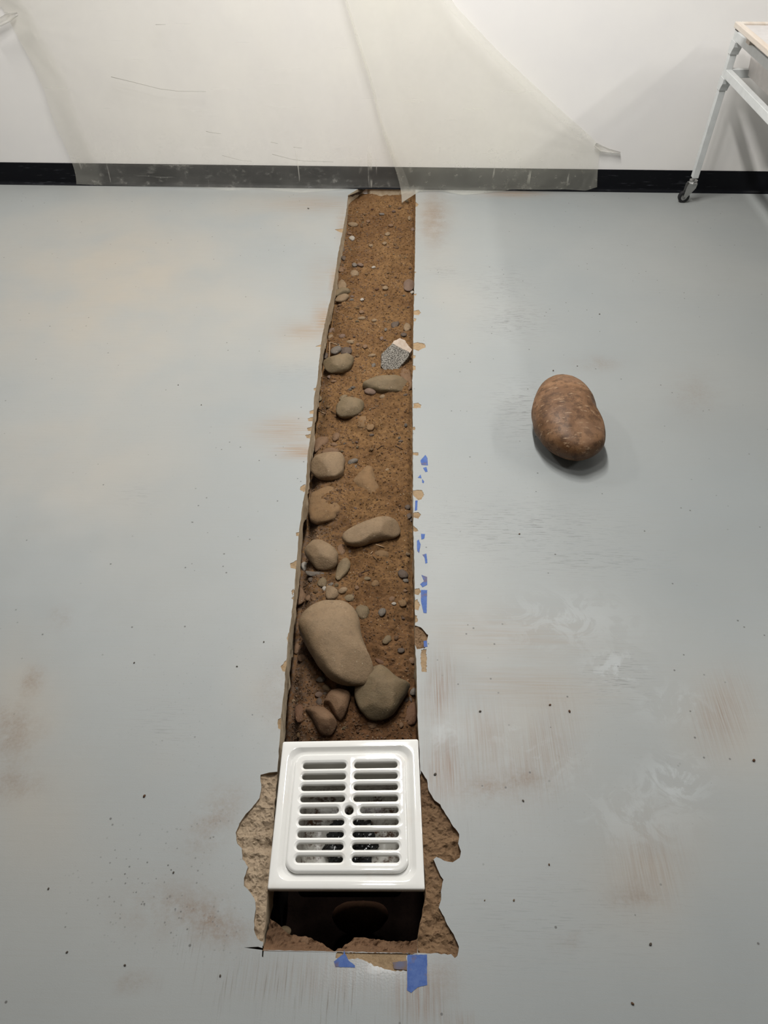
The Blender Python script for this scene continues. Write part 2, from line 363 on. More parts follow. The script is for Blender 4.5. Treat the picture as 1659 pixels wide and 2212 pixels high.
chips_px = [cr(6, p) for p in (
 [(1340, 460), (1400, 450), (1440, 460), (1455, 500), (1430, 545), (1400, 555), (1340, 500)], [(1340, 680), (1400, 672), (1425, 700), (1400, 738), (1340, 725)], [(1340, 800), (1375, 830), (1400, 860), (1370, 870), (1340, 860)],
 [(1355, 1440), (1410, 1430), (1425, 1470), (1400, 1500), (1355, 1490)], [(1340, 80), (1400, 80), (1395, 110), (1340, 105)], [(1355, 1560), (1385, 1540), (1420, 1600), (1400, 1650), (1355, 1640)],
 [(275, 395), (225, 420), (225, 455), (260, 475), (290, 440)], [(225, 870), (180, 880), (185, 910), (225, 915)], [(205, 1140), (120, 1190), (130, 1230), (200, 1245)], [(175, 1440), (140, 1460), (170, 1480)], [(165, 1510), (133, 1530), (165, 1545)])]
chips_px += [cr(5, p) for p in ([(1300, 320), (1360, 308), (1440, 325), (1450, 365), (1400, 385), (1370, 405), (1300, 380)], [(1300, 560), (1335, 580), (1335, 615), (1300, 625)], [(1310, 995), (1360, 985), (1400, 1010), (1390, 1045), (1310, 1045)], [(1300, 1250), (1335, 1260), (1330, 1290), (1300, 1290)], [(1300, 450), (1340, 460), (1325, 490), (1300, 490)],
 [(205, 1060), (150, 1080), (150, 1110), (205, 1110)], [(200, 1140), (130, 1160), (135, 1190), (200, 1190)], [(185, 1250), (120, 1270), (130, 1300), (185, 1300)], [(175, 1330), (100, 1350), (120, 1380), (175, 1385)], [(225, 810), (195, 825), (200, 850), (225, 850)], [(285, 330), (215, 355), (285, 362)])]
chips_px += [cr(4, p) for p in ([(1325, 280), (1370, 320), (1350, 345), (1325, 345)], [(1310, 1510), (1370, 1500), (1395, 1530), (1370, 1560), (1310, 1555)], [(1315, 1320), (1350, 1320), (1340, 1340), (1315, 1335)], [(530, 590), (430, 600), (475, 625), (525, 640)], [(1315, 1590), (1345, 1600), (1335, 1630), (1315, 1630)], [(1325, 1070), (1345, 1080), (1325, 1090)])]
chips_px += [cr(7, p) for p in ([(1438, 670), (1490, 662), (1492, 880), (1445, 878), (1435, 780)], [(180, 750), (115, 830), (130, 870), (180, 885)], [(130, 1310), (85, 1330), (90, 1410), (125, 1425)], [(1375, 340), (1400, 350), (1410, 400), (1378, 420)], [(195, 500), (170, 560), (190, 610)], [(235, 90), (215, 120), (232, 180)], [(155, 1010), (145, 1060), (160, 1080)])]
chips_px.append(cr(2, [(1250, 1242), (800, 1238), (735, 1232), (725, 1270), (800, 1280), (880, 1275), (950, 1310), (1050, 1350), (1180, 1358), (1180, 1260)]))
chips = [dense(p, .0024, .0032, seed=20+i) for i, p in enumerate(chips_px)]
slits = [[f2(p) for p in cr(2, q)] for q in ([(138, 1205), (230, 1200), (268, 1212), (268, 1222), (220, 1216)], [(268, 1190), (262, 1268), (254, 1262), (258, 1195)])]
polys = [('trench', trench), ('spL', spL), ('spR', spR), ('spS', spS)]+[('chip%d' % i, c) for i, c in enumerate(chips)]+[('slit%d' % i, c) for i, c in enumerate(slits)]
def axis(a, b, lo, hi, fine, coarse):
    v = list(np.arange(a, lo, coarse))+list(np.arange(lo, hi, fine))+list(np.arange(hi, b, coarse))+[b]; return v
xs = axis(X0, X1, -1.5, 1.9, .026, .3); ys = axis(Y0, WY, .12, WY, .026, .3)
if ys[-1]-ys[-2] < .004: ys.pop(-2)
pts = []; 
for i, x in enumerate(xs):
    for j, y in enumerate(ys):
        jx = 0 if i in (0, len(xs)-1) else random.uniform(-.002, .002); jy = 0 if j in (0, len(ys)-1) else random.uniform(-.002, .002)
        pts.append((x+jx, y+jy))
# extra fine points inside the spalls so they can be rough
for P in (spL, spR, spS):
    a = np.array(P); gx, gy = np.meshgrid(np.arange(a[:, 0].min(), a[:, 0].max(), .0035), np.arange(a[:, 1].min(), a[:, 1].max(), .0035))
    g = np.stack([gx.ravel(), gy.ravel()], 1)+np.random.uniform(-.001, .001, (gx.size, 2)); g = g[inpoly(g, P)]
    pts += [tuple(q) for q in g]
edges = []
for nm, P in polys:
    b0 = len(pts); pts += [tuple(q) for q in P]; n = len(P)
    edges += [(b0+i, b0+(i+1) % n) for i in range(n)]
ov, oe, of, *_ = delaunay_2d_cdt([Vector(p) for p in pts], edges, [], 0, 1e-6)
V = np.array([(v.x, v.y) for v in ov]); Ft = np.array([f for f in of if len(f) == 3])
cen = V[Ft].mean(1); cls = np.full(len(Ft), -1)
for idx in range(len(polys)-1, -1, -1):
    cls[inpoly(cen, polys[idx][1])] = idx
dens = {}
def sub_mesh(mask, zf):
    fs = Ft[mask]; ids = np.unique(fs); mp = {int(a): i for i, a in enumerate(ids)}
    vs = [(V[a][0], V[a][1], zf(V[a][0], V[a][1], int(a))) for a in ids]
    return vs, [tuple(mp[int(q)] for q in f) for f in fs], ids
fvs, ffs, fids = sub_mesh(cls == -1, lambda x, y, a: 0.0)
floor = mesh('floor', fvs, ffs, FLOOR); tag(floor, kind='structure')
# dirt masks, laid out on the floor itself
def blobs(lst):
    out = np.zeros(len(fvs)); P = np.array(fvs)[:, :2]
    for (u, v, ru, rv, ang, s) in lst:
        c = B(u, v); ax = B(u+ru*math.cos(R(ang)), v+ru*math.sin(R(ang)))-c; ay = B(u-rv*math.sin(R(ang)), v+rv*math.cos(R(ang)))-c
        M = np.linalg.inv(np.array([[ax.x, ay.x], [ax.y, ay.y]])); q = (P-np.array([c.x, c.y])) @ M.T
        d = (q**2).sum(1); out = np.maximum(out, s*np.exp(-d*1.1)*(1 if s > 0 else 0))
    return np.clip(out, 0, 1)
ATT = {
 'dust': [(250, 620, 330, 260, 0, .9), (120, 1000, 300, 200, 0, .6), (560, 470, 160, 60, 0, .6), (900, 470, 120, 60, 0, .35), (60, 1500, 80, 160, 0, .8), (560, 1480, 60, 120, 0, .4), (1000, 1380, 130, 90, 0, .35), (1150, 1560, 200, 120, 0, .5), (1560, 1560, 120, 120, 0, .5), (80, 1750, 130, 160, 0, .6), (1400, 1840, 130, 140, 20, .75), (330, 1650, 60, 60, 0, .3), (640, 760, 120, 60, 0, .5), (620, 1400, 60, 300, 0, .4), (960, 600, 70, 200, 0, .3)],
 'dirt_across': [(700, 690, 24, 40, 0, 1), (665, 715, 60, 22, 0, .6), (650, 975, 50, 16, 0, .95), (620, 930, 70, 30, 0, .6), (721, 600, 10, 45, 0, .9), (930, 470, 20, 55, 0, .45), (680, 440, 90, 18, 0, .5), (1110, 418, 70, 8, 0, .8), (1130, 1480, 150, 40, 5, .3), (1100, 1370, 170, 50, 5, .25), (740, 480, 12, 60, 0, .5), (690, 600, 30, 60, 0, .25), (850, 2075, 60, 12, 5, .8)],
 'dirt_along': [(950, 1490, 26, 70, 8, .9), (960, 1660, 40, 70, 0, .85), (1040, 1600, 60, 90, 0, .4), (1180, 1620, 60, 110, 15, .4), (1130, 1660, 100, 50, 0, .35), (1560, 1540, 50, 80, 15, .5), (1400, 1870, 70, 80, 20, .35), (900, 2150, 50, 60, -25, .8), (700, 2110, 200, 50, 0, .35), (960, 2195, 60, 14, 25, .8)],
 'dirt_blotch': [(450, 1985, 95, 42, 25, .95), (380, 1960, 120, 60, 0, .5), (460, 1770, 40, 90, 35, .6), (1090, 1695, 90, 14, -12, 1), (1060, 1700, 110, 40, 0, .4), (290, 2130, 40, 14, 0, .6), (20, 1580, 60, 60, 0, .6), (30, 1690, 60, 40, 0, .5), (1370, 1935, 50, 22, 0, .7), (1230, 2040, 30, 8, 20, .5), (940, 470, 30, 60, 0, .6), (600, 1500, 40, 80, 0, .35), (1290, 785, 50, 16, 0, .35), (70, 1470, 20, 30, 30, .7), (130, 1335, 20, 26, 0, .4), (1500, 850, 50, 50, 0, .25), (950, 2110, 40, 40, 0, .5)],
 'scuff_along': [(560, 2110, 150, 60, 0, .7), (760, 2160, 160, 60, 0, .75), (980, 1800, 80, 60, 0, .2), (430, 2050, 90, 50, 0, .5)],
 'scratch': [(1110, 690, 70, 40, 0, 1), (1080, 615, 70, 40, 0, .7), (1125, 880, 60, 70, 0, .9), (1130, 1140, 190, 60, 0, .7), (1330, 1455, 70, 60, 30, .7), (1270, 1210, 150, 30, 0, .6), (960, 588, 30, 16, 0, .8), (290, 1070, 40, 20, 0, .5), (640, 800, 70, 20, 0, .4), (350, 1560, 60, 60, 0, .3), (1200, 1980, 260, 120, 0, .2)],
 'speck': [(330, 1900, 140, 110, 0, 1), (460, 1810, 90, 60, 0, .7), (1000, 1100, 300, 200, 0, .16), (500, 1500, 300, 200, 0, .18), (200, 860, 300, 200, 0, .12), (420, 2000, 120, 60, 0, .8), (1200, 1700, 400, 300, 0, .12)],
 'clean': [(1330, 1440, 60, 40, 0, .9), (1220, 1340, 140, 60, 0, .6), (1450, 1690, 70, 60, 0, 1), (1380, 1760, 120, 70, 0, .6), (1180, 1650, 90, 60, 0, .5), (960, 1590, 30, 30, 0, 1), (1090, 1580, 30, 20, 0, .8), (1450, 1520, 80, 40, 0, .6)],
 'wet': [(830, 2085, 130, 60, 0, 1), (740, 2100, 90, 50, 0, .6)],
}
for nme, lst in ATT.items():
    a = floor.data.attributes.new(nme, 'FLOAT', 'POINT'); a.data.foreach_set('value', blobs(lst).astype(np.float32))
# chipped paint, spalls
def zsp(x, y):
    v = Vector((x*30, y*30, 3)); return -.005-.014*abs(noise.noise(v))-.004*noise.noise(v*3)-.003*noise.noise(v*7)-.0012*noise.noise(v*17)
bound = set()
cnt = {}
for fi, f in enumerate(Ft):
    for a, b in ((f[0], f[1]), (f[1], f[2]), (f[2], f[0])):
        k = (min(a, b), max(a, b)); cnt.setdefault(k, []).append(cls[fi])
zi = {}
for i, (nm, P) in enumerate(polys):
    if i == 0: continue
    mask = cls == i
    if not mask.any(): continue
    bs = set()
    rim = {}
    for f in Ft[mask]:
        for a, b in ((f[0], f[1]), (f[1], f[2]), (f[2], f[0])):
            k = (min(a, b), max(a, b)); c = cnt[k]
            if len(c) == 1 or c[0] != c[1]:
                oth = c[0] if c[0] != i else (c[1] if len(c) > 1 else -1)
                if oth == -1: rim[k] = 1
    dep = {'s': None, 'c': -.0012}
    if nm.startswith('sp'): zf = lambda x, y, a: zsp(x, y)
    elif nm.startswith('slit'): zf = lambda x, y, a: -.03
    else: zf = lambda x, y, a: -.0012
    vs, fs, ids = sub_mesh(mask, zf); mp = {int(a): q for q, a in enumerate(ids)}
    for a in ids: zi[(i, int(a))] = vs[mp[int(a)]][2]
    for (a, b) in rim:                                  # the little step up to the paint
        n = len(vs); vs += [(V[a][0], V[a][1], 0), (V[b][0], V[b][1], 0)]; fs.append((mp[int(a)], mp[int(b)], n+1, n))
    o = mesh('spalled_patch' if nm.startswith('sp') else ('saw_overcut' if nm.startswith('slit') else 'paint_chip'), vs, fs,
             {'spL': SPALL, 'spR': SPALLB, 'spS': SPALLB}.get(nm, CHIP if nm.startswith('chip') else DARKC), floor)
    if nm == 'spL': o['label'] = 'spalled tan concrete left of the white drain grate'
    if nm == 'spR': o['label'] = 'spalled brown concrete right of the white drain grate'
# sawn slab edge: hangs down from every trench boundary edge
vs = []; fs = []; rows = 6
for (a, b), c in cnt.items():
    if len(c) == 2 and (0 in c) and c[0] != c[1]:
        oth = c[0] if c[1] == 0 else c[1]
        b0 = len(vs)
        for q in (a, b):
            x, y = V[q]; zt = zi.get((oth, int(q)), 0.0) if oth > 0 else 0.0
            dpt = .098+.022*noise.noise(Vector((x*18, y*18, 1)))+.008*noise.noise(Vector((x*60, y*60, 2)))
            if y < .8: dpt = .11+.02*noise.noise(Vector((x*20, y*20, 1)))
            for r_ in range(rows+1):
                t = r_/rows; z = zt+(-dpt-zt)*t
                side = -1 if x < -.05 else 1
                bul = .0035*noise.noise(Vector((x*40, y*40, z*60)))*t + .010*t*t*abs(noise.noise(Vector((x*9, y*9, 4))))
                vs.append((x-side*(-bul) if abs(y-B(700, 2057).y) > .03 else x, y, z))
        for r_ in range(rows): fs.append((b0+r_, b0+r_+1, b0+rows+1+r_+1, b0+rows+1+r_))
me_o = mesh('cut_edge', vs, fs, CUT, floor)
bm = bmesh.new(); bm.from_mesh(me_o.data); bmesh.ops.remove_doubles(bm, verts=bm.verts, dist=1e-5); bm.to_mesh(me_o.data); bm.free()
me_o['label'] = 'sawn grey edge of the concrete slab along the trench'

# ------------------------------------------------------------------ soil
Ly = [(p[1], p[0]) for p in sorted(Lw, key=lambda q: q[1])]; Ry = [(p[1], p[0]) for p in sorted(Rw, key=lambda q: q[1])]
xl = lambda y: interp(y, Ly); xr = lambda y: interp(y, Ry)
YG = B(757, 1600).y          # back edge of the drain
prof = [(.55, -.56), (YG-.06, -.52), (YG-.012, -.40), (YG+.02, -.24), (YG+.06, -.185), (.88, -.165), (1.0, -.150), (1.25, -.140), (1.5, -.132), (1.9, -.125), (2.4, -.112), (2.9, -.10), (3.25, -.085), (3.45, -.06), (WY, -.03)]
mounds = []
def soil_z(x, y):
    a, b = xl(y), xr(y); t = (x-a)/(b-a)
    z = interp(y, prof)
    p = Vector((x, y, 0))
    g = sm((y-YG-.02)/.1)
    z += g*(.014*noise.fractal(p*7, 1, 2.1, 3)+.006*noise.fractal(p*30+Vector((3, 1, 7)), 1, 2, 4)+.004*noise.ridged_multi_fractal(p*22, 1, 2, 3, 1, 1.5)-.004+.0020*noise.fractal(p*150, 1, 2, 2))
    z += .010*sm((t-.25)/.5)
    dep = interp(y, [(.7, .06), (1.6, .055), (2.2, .04), (2.8, .02), (3.6, .006)])
    z -= dep*sm((.11-t)/.12)*(.6+.8*noise.noise(Vector((0, y*9, 5))))
    z -= .012*sm((t-.95)/.06)
    for (mx, my, rx, ry, hh) in mounds:
        d = ((x-mx)/rx)**2+((y-my)/ry)**2
        if d < 1: z += hh*(1-d)**1.2
    return min(z, -.012)
for (u, v, ru, rv, hh) in [(620+175, 1250, 40, 60, .014), (800, 900, 60, 40, .012), (720, 1095, 45, 40, .016), (830, 1130, 40, 60, .006)]:
    c = B(u, v, -.12); e = B(u+ru, v, -.12); g_ = B(u, v-rv, -.12); mounds.append((c.x, c.y, (e-c).length, (g_-c).length, hh))
# pit walls and bottom below the drain (earth box)
yF = B(700, 2057).y
def pit():
    vs = []; fs = []; n = 28; mrow = 14
    xa, xb = xl(yF+.02)-.03, xr(yF+.02)+.05
    loop = [(xa, YG-.09), (xa, yF-.03), (xb, yF-.03), (xb, YG-.09)]
    P = []
    for (p, q) in zip(loop[:-1], loop[1:]):
        for i in range(n): P.append((p[0]+(q[0]-p[0])*i/n, p[1]+(q[1]-p[1])*i/n))
    P.append(loop[-1])
    for r_ in range(mrow+1):
        z = -.10-.47*r_/mrow
        for (x, y) in P:
            k = .012*noise.fractal(Vector((x*14, y*14, z*14)), 1, 2, 3); vs.append((x+k, y+k, z))
    K = len(P)
    for r_ in range(mrow):
        for i in range(K-1): fs.append((r_*K+i, r_*K+i+1, (r_+1)*K+i+1, (r_+1)*K+i))
    b0 = len(vs); nn = 30
    for j in range(nn):
        for i in range(nn):
            x = xa-.02+(xb-xa+.04)*i/(nn-1); y = yF-.05+(YG-.02-yF+.05)*j/(nn-1)
            vs.append((x, y, -.55+.03*noise.fractal(Vector((x*12, y*12, 9)), 1, 2, 4)))
    for j in range(nn-1):
        for i in range(nn-1): fs.append((b0+j*nn+i, b0+j*nn+i+1, b0+(j+1)*nn+i+1, b0+(j+1)*nn+i))
    o = mesh('pit_soil', vs, fs, SOIL, smooth=True); a = o.data.attributes.new('pit_shade', 'FLOAT', 'POINT'); a.data.foreach_set('value', np.ones(len(vs), np.float32)); tag(o, 'earth with painted-in shade lining the deep pit beneath and in front of the white drain', 'soil', kind='stuff')
pit()
# broken ledge at the near end of the pit
cutl = [(567.5, 2052), (650, 2053.5), (720, 2055), (800, 2057), (904, 2059)]
lip = [(584, 1985), (600, 1995), (612, 2008), (622, 2018), (640, 2020), (662, 2024), (680, 2030), (700, 2040), (712, 2050), (722, 2054), (738, 2048), (752, 2038), (764, 2027), (778, 2024), (800, 2029), (830, 2032), (860, 2034), (885, 2034), (905, 2025)]
def ledge():
    n = 110; rows = 10; vs = []; fs = []
    for i in range(n+1):
        t = i/n
        uc = 567.5+t*(904-567.5); vc = np.interp(uc, [p[0] for p in cutl], [p[1] for p in cutl])
        ul = 584+t*(905-584); vl = np.interp(ul, [p[0] for p in lip], [p[1] for p in lip])
        vl += 2.2*noise.noise(Vector((ul*.12, 0, 0)))+1.2*noise.noise(Vector((ul*.4, 3, 0)))
        a = B(uc, vc+1.8, .0005); zl = -.045-.02*noise.noise(Vector((ul*.03, 1, 0))); b = B(ul, vl, zl)
        for r_ in range(rows+1):
            s = r_/rows; p = a.lerp(b, s)
            p.z += (.013*noise.fractal(Vector((p.x*50, p.y*70, 2)), 1, 2, 5)-.012*s*(1-s)*2)*min(1, s*4)
            vs.append(p)
        for r_ in range(1, 7):
            s = r_/6; k = noise.noise(Vector((b.x*50, s*6, 1))); vs.append(Vector((b.x, b.y-.012*s-.006*k*s, b.z-.17*s)))
    K = rows+1+6
    for i in range(n):
        for j in range(K-1): fs.append((i*K+j, i*K+j+1, (i+1)*K+j+1, (i+1)*K+j))
    o = mesh('broken_ledge', vs, fs, SPALLB, floor, smooth=False); o.data.materials[0] = LEDGE; o['label'] = 'broken brown mortar ledge at the near end of the pit'
ledge()
# broken concrete at the far end of the trench
def far_break():
    o = None
    for (u0_, v0_, u1_, v1_, hz, nm, mat) in ((752, 408, 800, 428, -.03, 'broken_concrete', CHIP),):
        vs = []; fs = []; n = 26
        for j in range(n):
            for i in range(n):
                s, t = i/(n-1), j/(n-1)
                a = B(750+s*50, 424-s*20, 0); b = B(765+s*75, 438-s*26, -.10)
                p = a.lerp(b, t); p.z += .02*noise.fractal(Vector((p.x*30, p.y*12, 5)), 1, 2, 4)*math.sin(t*math.pi); vs.append(p)
        for j in range(n-1):
            for i in range(n-1): fs.append((j*n+i, j*n+i+1, (j+1)*n+i+1, (j+1)*n+i))
        o = mesh('broken_slope', vs, fs, DARKC, floor)
        o['label'] = 'dark crumbled concrete slope at the far left corner of the trench'
far_break()

# ------------------------------------------------------------------ stones
main_xy = []; berms = []; NAMED = []
def build_stone(outline, c=None, seed=0, z0=None, bury=.25, bump=.06, power=1.0, nth=40, nel=16, on_soil=True, facets=5):
    pl = catmull(outline, 4); P0 = np.array(pl); cu, cv = (P0[:, 0].min()+P0[:, 0].max())/2, (P0[:, 1].min()+P0[:, 1].max())/2
    z = -.12 if z0 is None else z0
    for _ in range(4):
        ctr = B(cu, cv, z); G = [B(u, v, z)-ctr for u, v in pl]
        xs_ = [g.x for g in G]; ys_ = [g.y for g in G]; A = (max(xs_)-min(xs_))/2; Bh = (max(ys_)-min(ys_))/2
        cot = ctr.y/(H-z); cc = c if c else min(.5*min(A, Bh), .55*A)
        cc = min(cc, .82*Bh/cot); k = math.sqrt(max(.12, 1-(cc*cot/Bh)**2))
        if on_soil: z = soil_z(ctr.x, ctr.y)+cc*(1-2*bury)
    R_ = np.array([(g.x, g.y*k) for g in G]); ang = np.arctan2(R_[:, 1], R_[:, 0]); rad = np.hypot(R_[:, 0], R_[:, 1]); o = np.argsort(ang)
    ang, rad = ang[o], rad[o]; ang = np.r_[ang-2*math.pi, ang, ang+2*math.pi]; rad = np.r_[rad, rad, rad]
    vs = []; fs = []; s0 = min(A, Bh*k, cc)
    rg = random.Random(seed+5); planes = []
    for _ in range(facets):
        a_ = rg.uniform(-2.9, -.25); e_ = rg.uniform(.35, 1.1); planes.append((Vector((math.cos(a_)*math.cos(e_), math.sin(a_)*math.cos(e_), math.sin(e_))), rg.uniform(.74, .93)))
    for j in range(nel+1):
        e = -math.pi/2+math.pi*j/nel
        for i in range(nth):
            th = 2*math.pi*i/nth; r_ = float(np.interp(th if th < math.pi else th-2*math.pi, ang, rad))
            ce, se = math.cos(e), math.sin(e)
            ce = abs(ce)**power; se = math.copysign(abs(se)**power, se)
            v = Vector((r_*ce*math.cos(th), r_*ce*math.sin(th), cc*se)); q = v/max(s0, .006)
            v *= 1+bump*noise.fractal(q*.9+Vector((seed*3.1, 0, 0)), 1, 2, 4)
            for pn, po in planes:
                e_ = v.x/A*pn.x+v.y/max(1e-4, Bh*k)*pn.y+v.z/cc*pn.z-po
                if e_ > 0: v -= Vector((pn.x*A, pn.y*Bh*k, pn.z*cc))*e_*.72
            vs.append(v)
        if j in (0, nel):
            pass
    for j in range(nel):
        for i in range(nth):
            fs.append((j*nth+i, j*nth+(i+1) % nth, (j+1)*nth+(i+1) % nth, (j+1)*nth+i))
    bm = bmesh.new(); bv = [bm.verts.new(v) for v in vs]
    for f in fs: bm.faces.new([bv[q] for q in f])
    bmesh.ops.remove_doubles(bm, verts=bm.verts, dist=max(1e-6, cc*1e-4)); bmesh.ops.dissolve_degenerate(bm, edges=bm.edges, dist=1e-6)
    ctr.z = z
    return bm, ctr, max(A, Bh*k)
def stone(name, k, outline, mat, label, cat='stone', group=None, **kw):
    ol = cr(k, outline) if k else outline
    big = kw.pop('hi', False)
    if not big: kw.setdefault('nth', 22); kw.setdefault('nel', 10)
    bm, ctr, rad = build_stone(ol, seed=len(main_xy), **kw)
    o = from_bm(name, bm, ST[mat], smooth=True); o.location = ctr; tag(o, label, cat, group); main_xy.append((ctr.x, ctr.y, rad))
    if kw.get('on_soil', True) and not group: berms.append((ctr.x, ctr.y, rad, max(v[2] for v in o.bound_box), name))
    if not group: NAMED.append((ctr.copy(), label))
    return o
# the loose rock on the floor
rk = cr(8, [(310, 800), (325, 680), (360, 560), (420, 450), (500, 375), (600, 335), (720, 325), (850, 360), (960, 430), (1060, 530), (1130, 640), (1180, 760), (1210, 870), (1270, 980), (1320, 1110), (1330, 1220), (1310, 1330), (1230, 1420), (1120, 1480), (1000, 1503), (860, 1480), (720, 1425), (580, 1340), (470, 1240), (400, 1140), (350, 1050), (325, 930)])
stone('rock', None, rk, 'loose', 'large smooth tan river rock lying alone on the grey floor', c=.074, z0=.0735, on_soil=False, bump=.02, hi=True, nth=72, nel=36, power=.92, facets=2)
big = dict(hi=True, nth=64, nel=28)
stone('boulder', 7, [(275, 440), (300, 370), (360, 310), (430, 250), (520, 210), (600, 200), (690, 215), (760, 250), (820, 310), (855, 390), (870, 460), (900, 600), (940, 720), (980, 800), (1000, 860), (1000, 930), (960, 985), (880, 1010), (760, 1010), (660, 985), (570, 930), (500, 850), (430, 750), (370, 650), (320, 560), (285, 490)], 'tan', 'largest pale boulder in the trench, just behind the white drain', c=.058, bury=.02, bump=.045, power=.85, z0=-.09, on_soil=False, **big)
stone('cobble', 7, [(960, 850), (1050, 810), (1110, 840), (1170, 900), (1240, 950), (1320, 985), (1335, 1010), (1290, 1100), (1240, 1180), (1190, 1260), (1130, 1310), (1050, 1330), (950, 1320), (890, 1270), (840, 1200), (815, 1130), (808, 1050), (850, 950)], 'olive', 'rounded cobble tucked under the right end of the largest boulder', c=.042, z0=-.125, on_soil=False, bump=.04, power=.9, **big)
stone('broken_cobble', 7, [(520, 1170), (570, 1080), (660, 1035), (740, 1040), (778, 1090), (765, 1170), (730, 1260), (680, 1340), (640, 1320), (600, 1240), (560, 1190)], 'brown', 'brown cobble with a snapped edge below the largest boulder', c=.03, bury=.3, **big)
stone('cobble', 7, [(355, 1230), (420, 1200), (520, 1210), (590, 1270), (640, 1340), (645, 1390), (600, 1470), (560, 1480), (490, 1460), (440, 1380), (400, 1300)], 'brown', 'oval brown cobble behind the left half of the drain', c=.03, bury=.3, **big)
stone('stone', 7, [(255, 1200), (330, 1190), (345, 1280), (335, 1350), (270, 1360), (250, 1290)], 'red', 'small reddish block of stone by the left trench edge behind the drain', bury=.4)
stone('cobble', 7, [(1265, 1200), (1330, 1170), (1400, 1170), (1400, 1330), (1370, 1380), (1300, 1385), (1260, 1340), (1250, 1270)], 'red', 'reddish stone against the right trench edge near the drain', bury=.5)
stone('stone', 7, [(940, 1350), (1000, 1335), (1030, 1360), (1020, 1400), (980, 1418), (940, 1395)], 'brown', 'small round stone just below the rounded cobble near the drain', bury=.3)
stone('stone', 7, [(230, 665), (270, 605), (310, 640), (305, 690), (265, 715), (238, 700)], 'brown', 'small oval stone wedged left of the largest boulder', bury=.1)
stone('stone', 7, [(820, 290), (860, 250), (920, 255), (950, 300), (930, 370), (880, 385), (840, 350)], 'olive', 'oval stone right of the largest boulder\'s upper end', bury=.4)
stone('stone', 7, [(545, 75), (600, 75), (650, 110), (660, 150), (620, 190), (550, 195), (540, 130)], 'tan', 'angular tan stone above the largest boulder', bury=.1, bump=.1, power=.7)
stone('stone', 7, [(655, 120), (700, 80), (745, 90), (735, 120), (690, 145)], 'tan', 'little tan stone touching the angular stone above the largest boulder', bury=.2)
stone('stone', 7, [(710, 180), (750, 150), (820, 155), (848, 190), (800, 215), (730, 210)], 'olive', 'flat olive stone at the upper right of the largest boulder', bury=.3)
stone('stone', 7, [(265, 180), (285, 90), (330, 90), (352, 150), (340, 215), (265, 250)], 'brown', 'half hidden brown stone under the left slab edge above the largest boulder', bury=.2)
stone('cobble', 6, [(330, 200), (350, 150), (400, 110), (480, 85), (620, 82), (655, 100), (675, 160), (660, 230), (640, 300), (580, 345), (510, 360), (430, 345), (370, 310), (325, 260)], 'tan', 'broad tan cobble with a chipped corner at the left edge halfway along the trench', c=.034, bury=.1, bump=.05, power=.8, **big)
stone('buried_cobble', 6, [(745, 370), (790, 310), (850, 240), (900, 210), (950, 230), (980, 330), (1020, 430), (1010, 510), (950, 560), (880, 520), (800, 450), (750, 410)], 'soil', 'dirt-covered cobble half buried in the middle of the trench', c=.024, bury=.42, facets=0, **big)
stone('buried_cobble', 6, [(315, 560), (340, 490), (440, 440), (550, 435), (630, 520), (640, 640), (560, 750), (430, 790), (335, 770), (308, 650)], 'soil', 'dirt-covered block of stone half buried by the left edge of the trench', c=.022, bury=.60, power=.8, facets=0, **big)
stone('cobble', 6, [(640, 930), (680, 880), (760, 830), (880, 770), (1000, 730), (1100, 720), (1180, 760), (1220, 830), (1215, 890), (1160, 925), (1040, 950), (930, 970), (860, 1000), (760, 1018), (690, 1005), (650, 970)], 'tan', 'long loaf-shaped cobble lying aslant in the trench', c=.03, bury=.15, bump=.03, power=.9, **big)
stone('cobble', 6, [(265, 1040), (330, 970), (400, 950), (470, 960), (540, 1010), (590, 1070), (605, 1130), (580, 1200), (520, 1245), (440, 1258), (380, 1240), (340, 1190), (280, 1110)], 'tan', 'rounded cobble with a seam, left of the long loaf-shaped cobble', c=.033, bury=.1, bump=.06, **big)
stone('stone', 6, [(575, 1300), (600, 1200), (640, 1140), (690, 1130), (725, 1180), (700, 1260), (650, 1320), (605, 1355), (580, 1335)], 'olive', 'upright finger-shaped stone below the long loaf-shaped cobble', bury=.15, hi=True, nth=40, nel=20)
stone('stone', 6, [(600, 1010), (650, 995), (675, 1040), (665, 1090), (620, 1110), (598, 1070)], 'brown', 'small angular stone between the seamed cobble and the long cobble', bury=.15, power=.8)
stone('stone', 6, [(950, 1090), (1000, 1050), (1070, 1050), (1115, 1090), (1105, 1140), (1060, 1160), (1000, 1140)], 'soil', 'oval dusty stone in the dirt below the long loaf-shaped cobble', bury=.4, hi=True, nth=40, nel=20)
stone('stone', 6, [(1195, 1270), (1230, 1240), (1290, 1280), (1295, 1325), (1240, 1335), (1205, 1310)], 'dark', 'dark grey pebble near the right trench edge', bury=.25)
stone('stone', 6, [(690, 180), (760, 140), (805, 150), (780, 178), (720, 208)], 'grey', 'slender grey stone right of the broad tan cobble', bury=.2)
stone('stone', 6, [(390, 1370), (420, 1310), (460, 1320), (490, 1370), (470, 1420), (410, 1415)], 'olive', 'round olive stone in the gravel left of the finger-shaped stone', bury=.3)
stone('shard', 6, [(230, 1200), (265, 1170), (300, 1195), (322, 1240), (280, 1272), (245, 1245)], 'pale', 'pale grey shard under the left slab edge', 'shard', bury=.1, power=.6)
stone('shard', 6, [(270, 1258), (350, 1270), (450, 1265), (472, 1290), (380, 1310), (300, 1305)], 'grey', 'flat grey shard below the seamed cobble', 'shard', bury=.2)
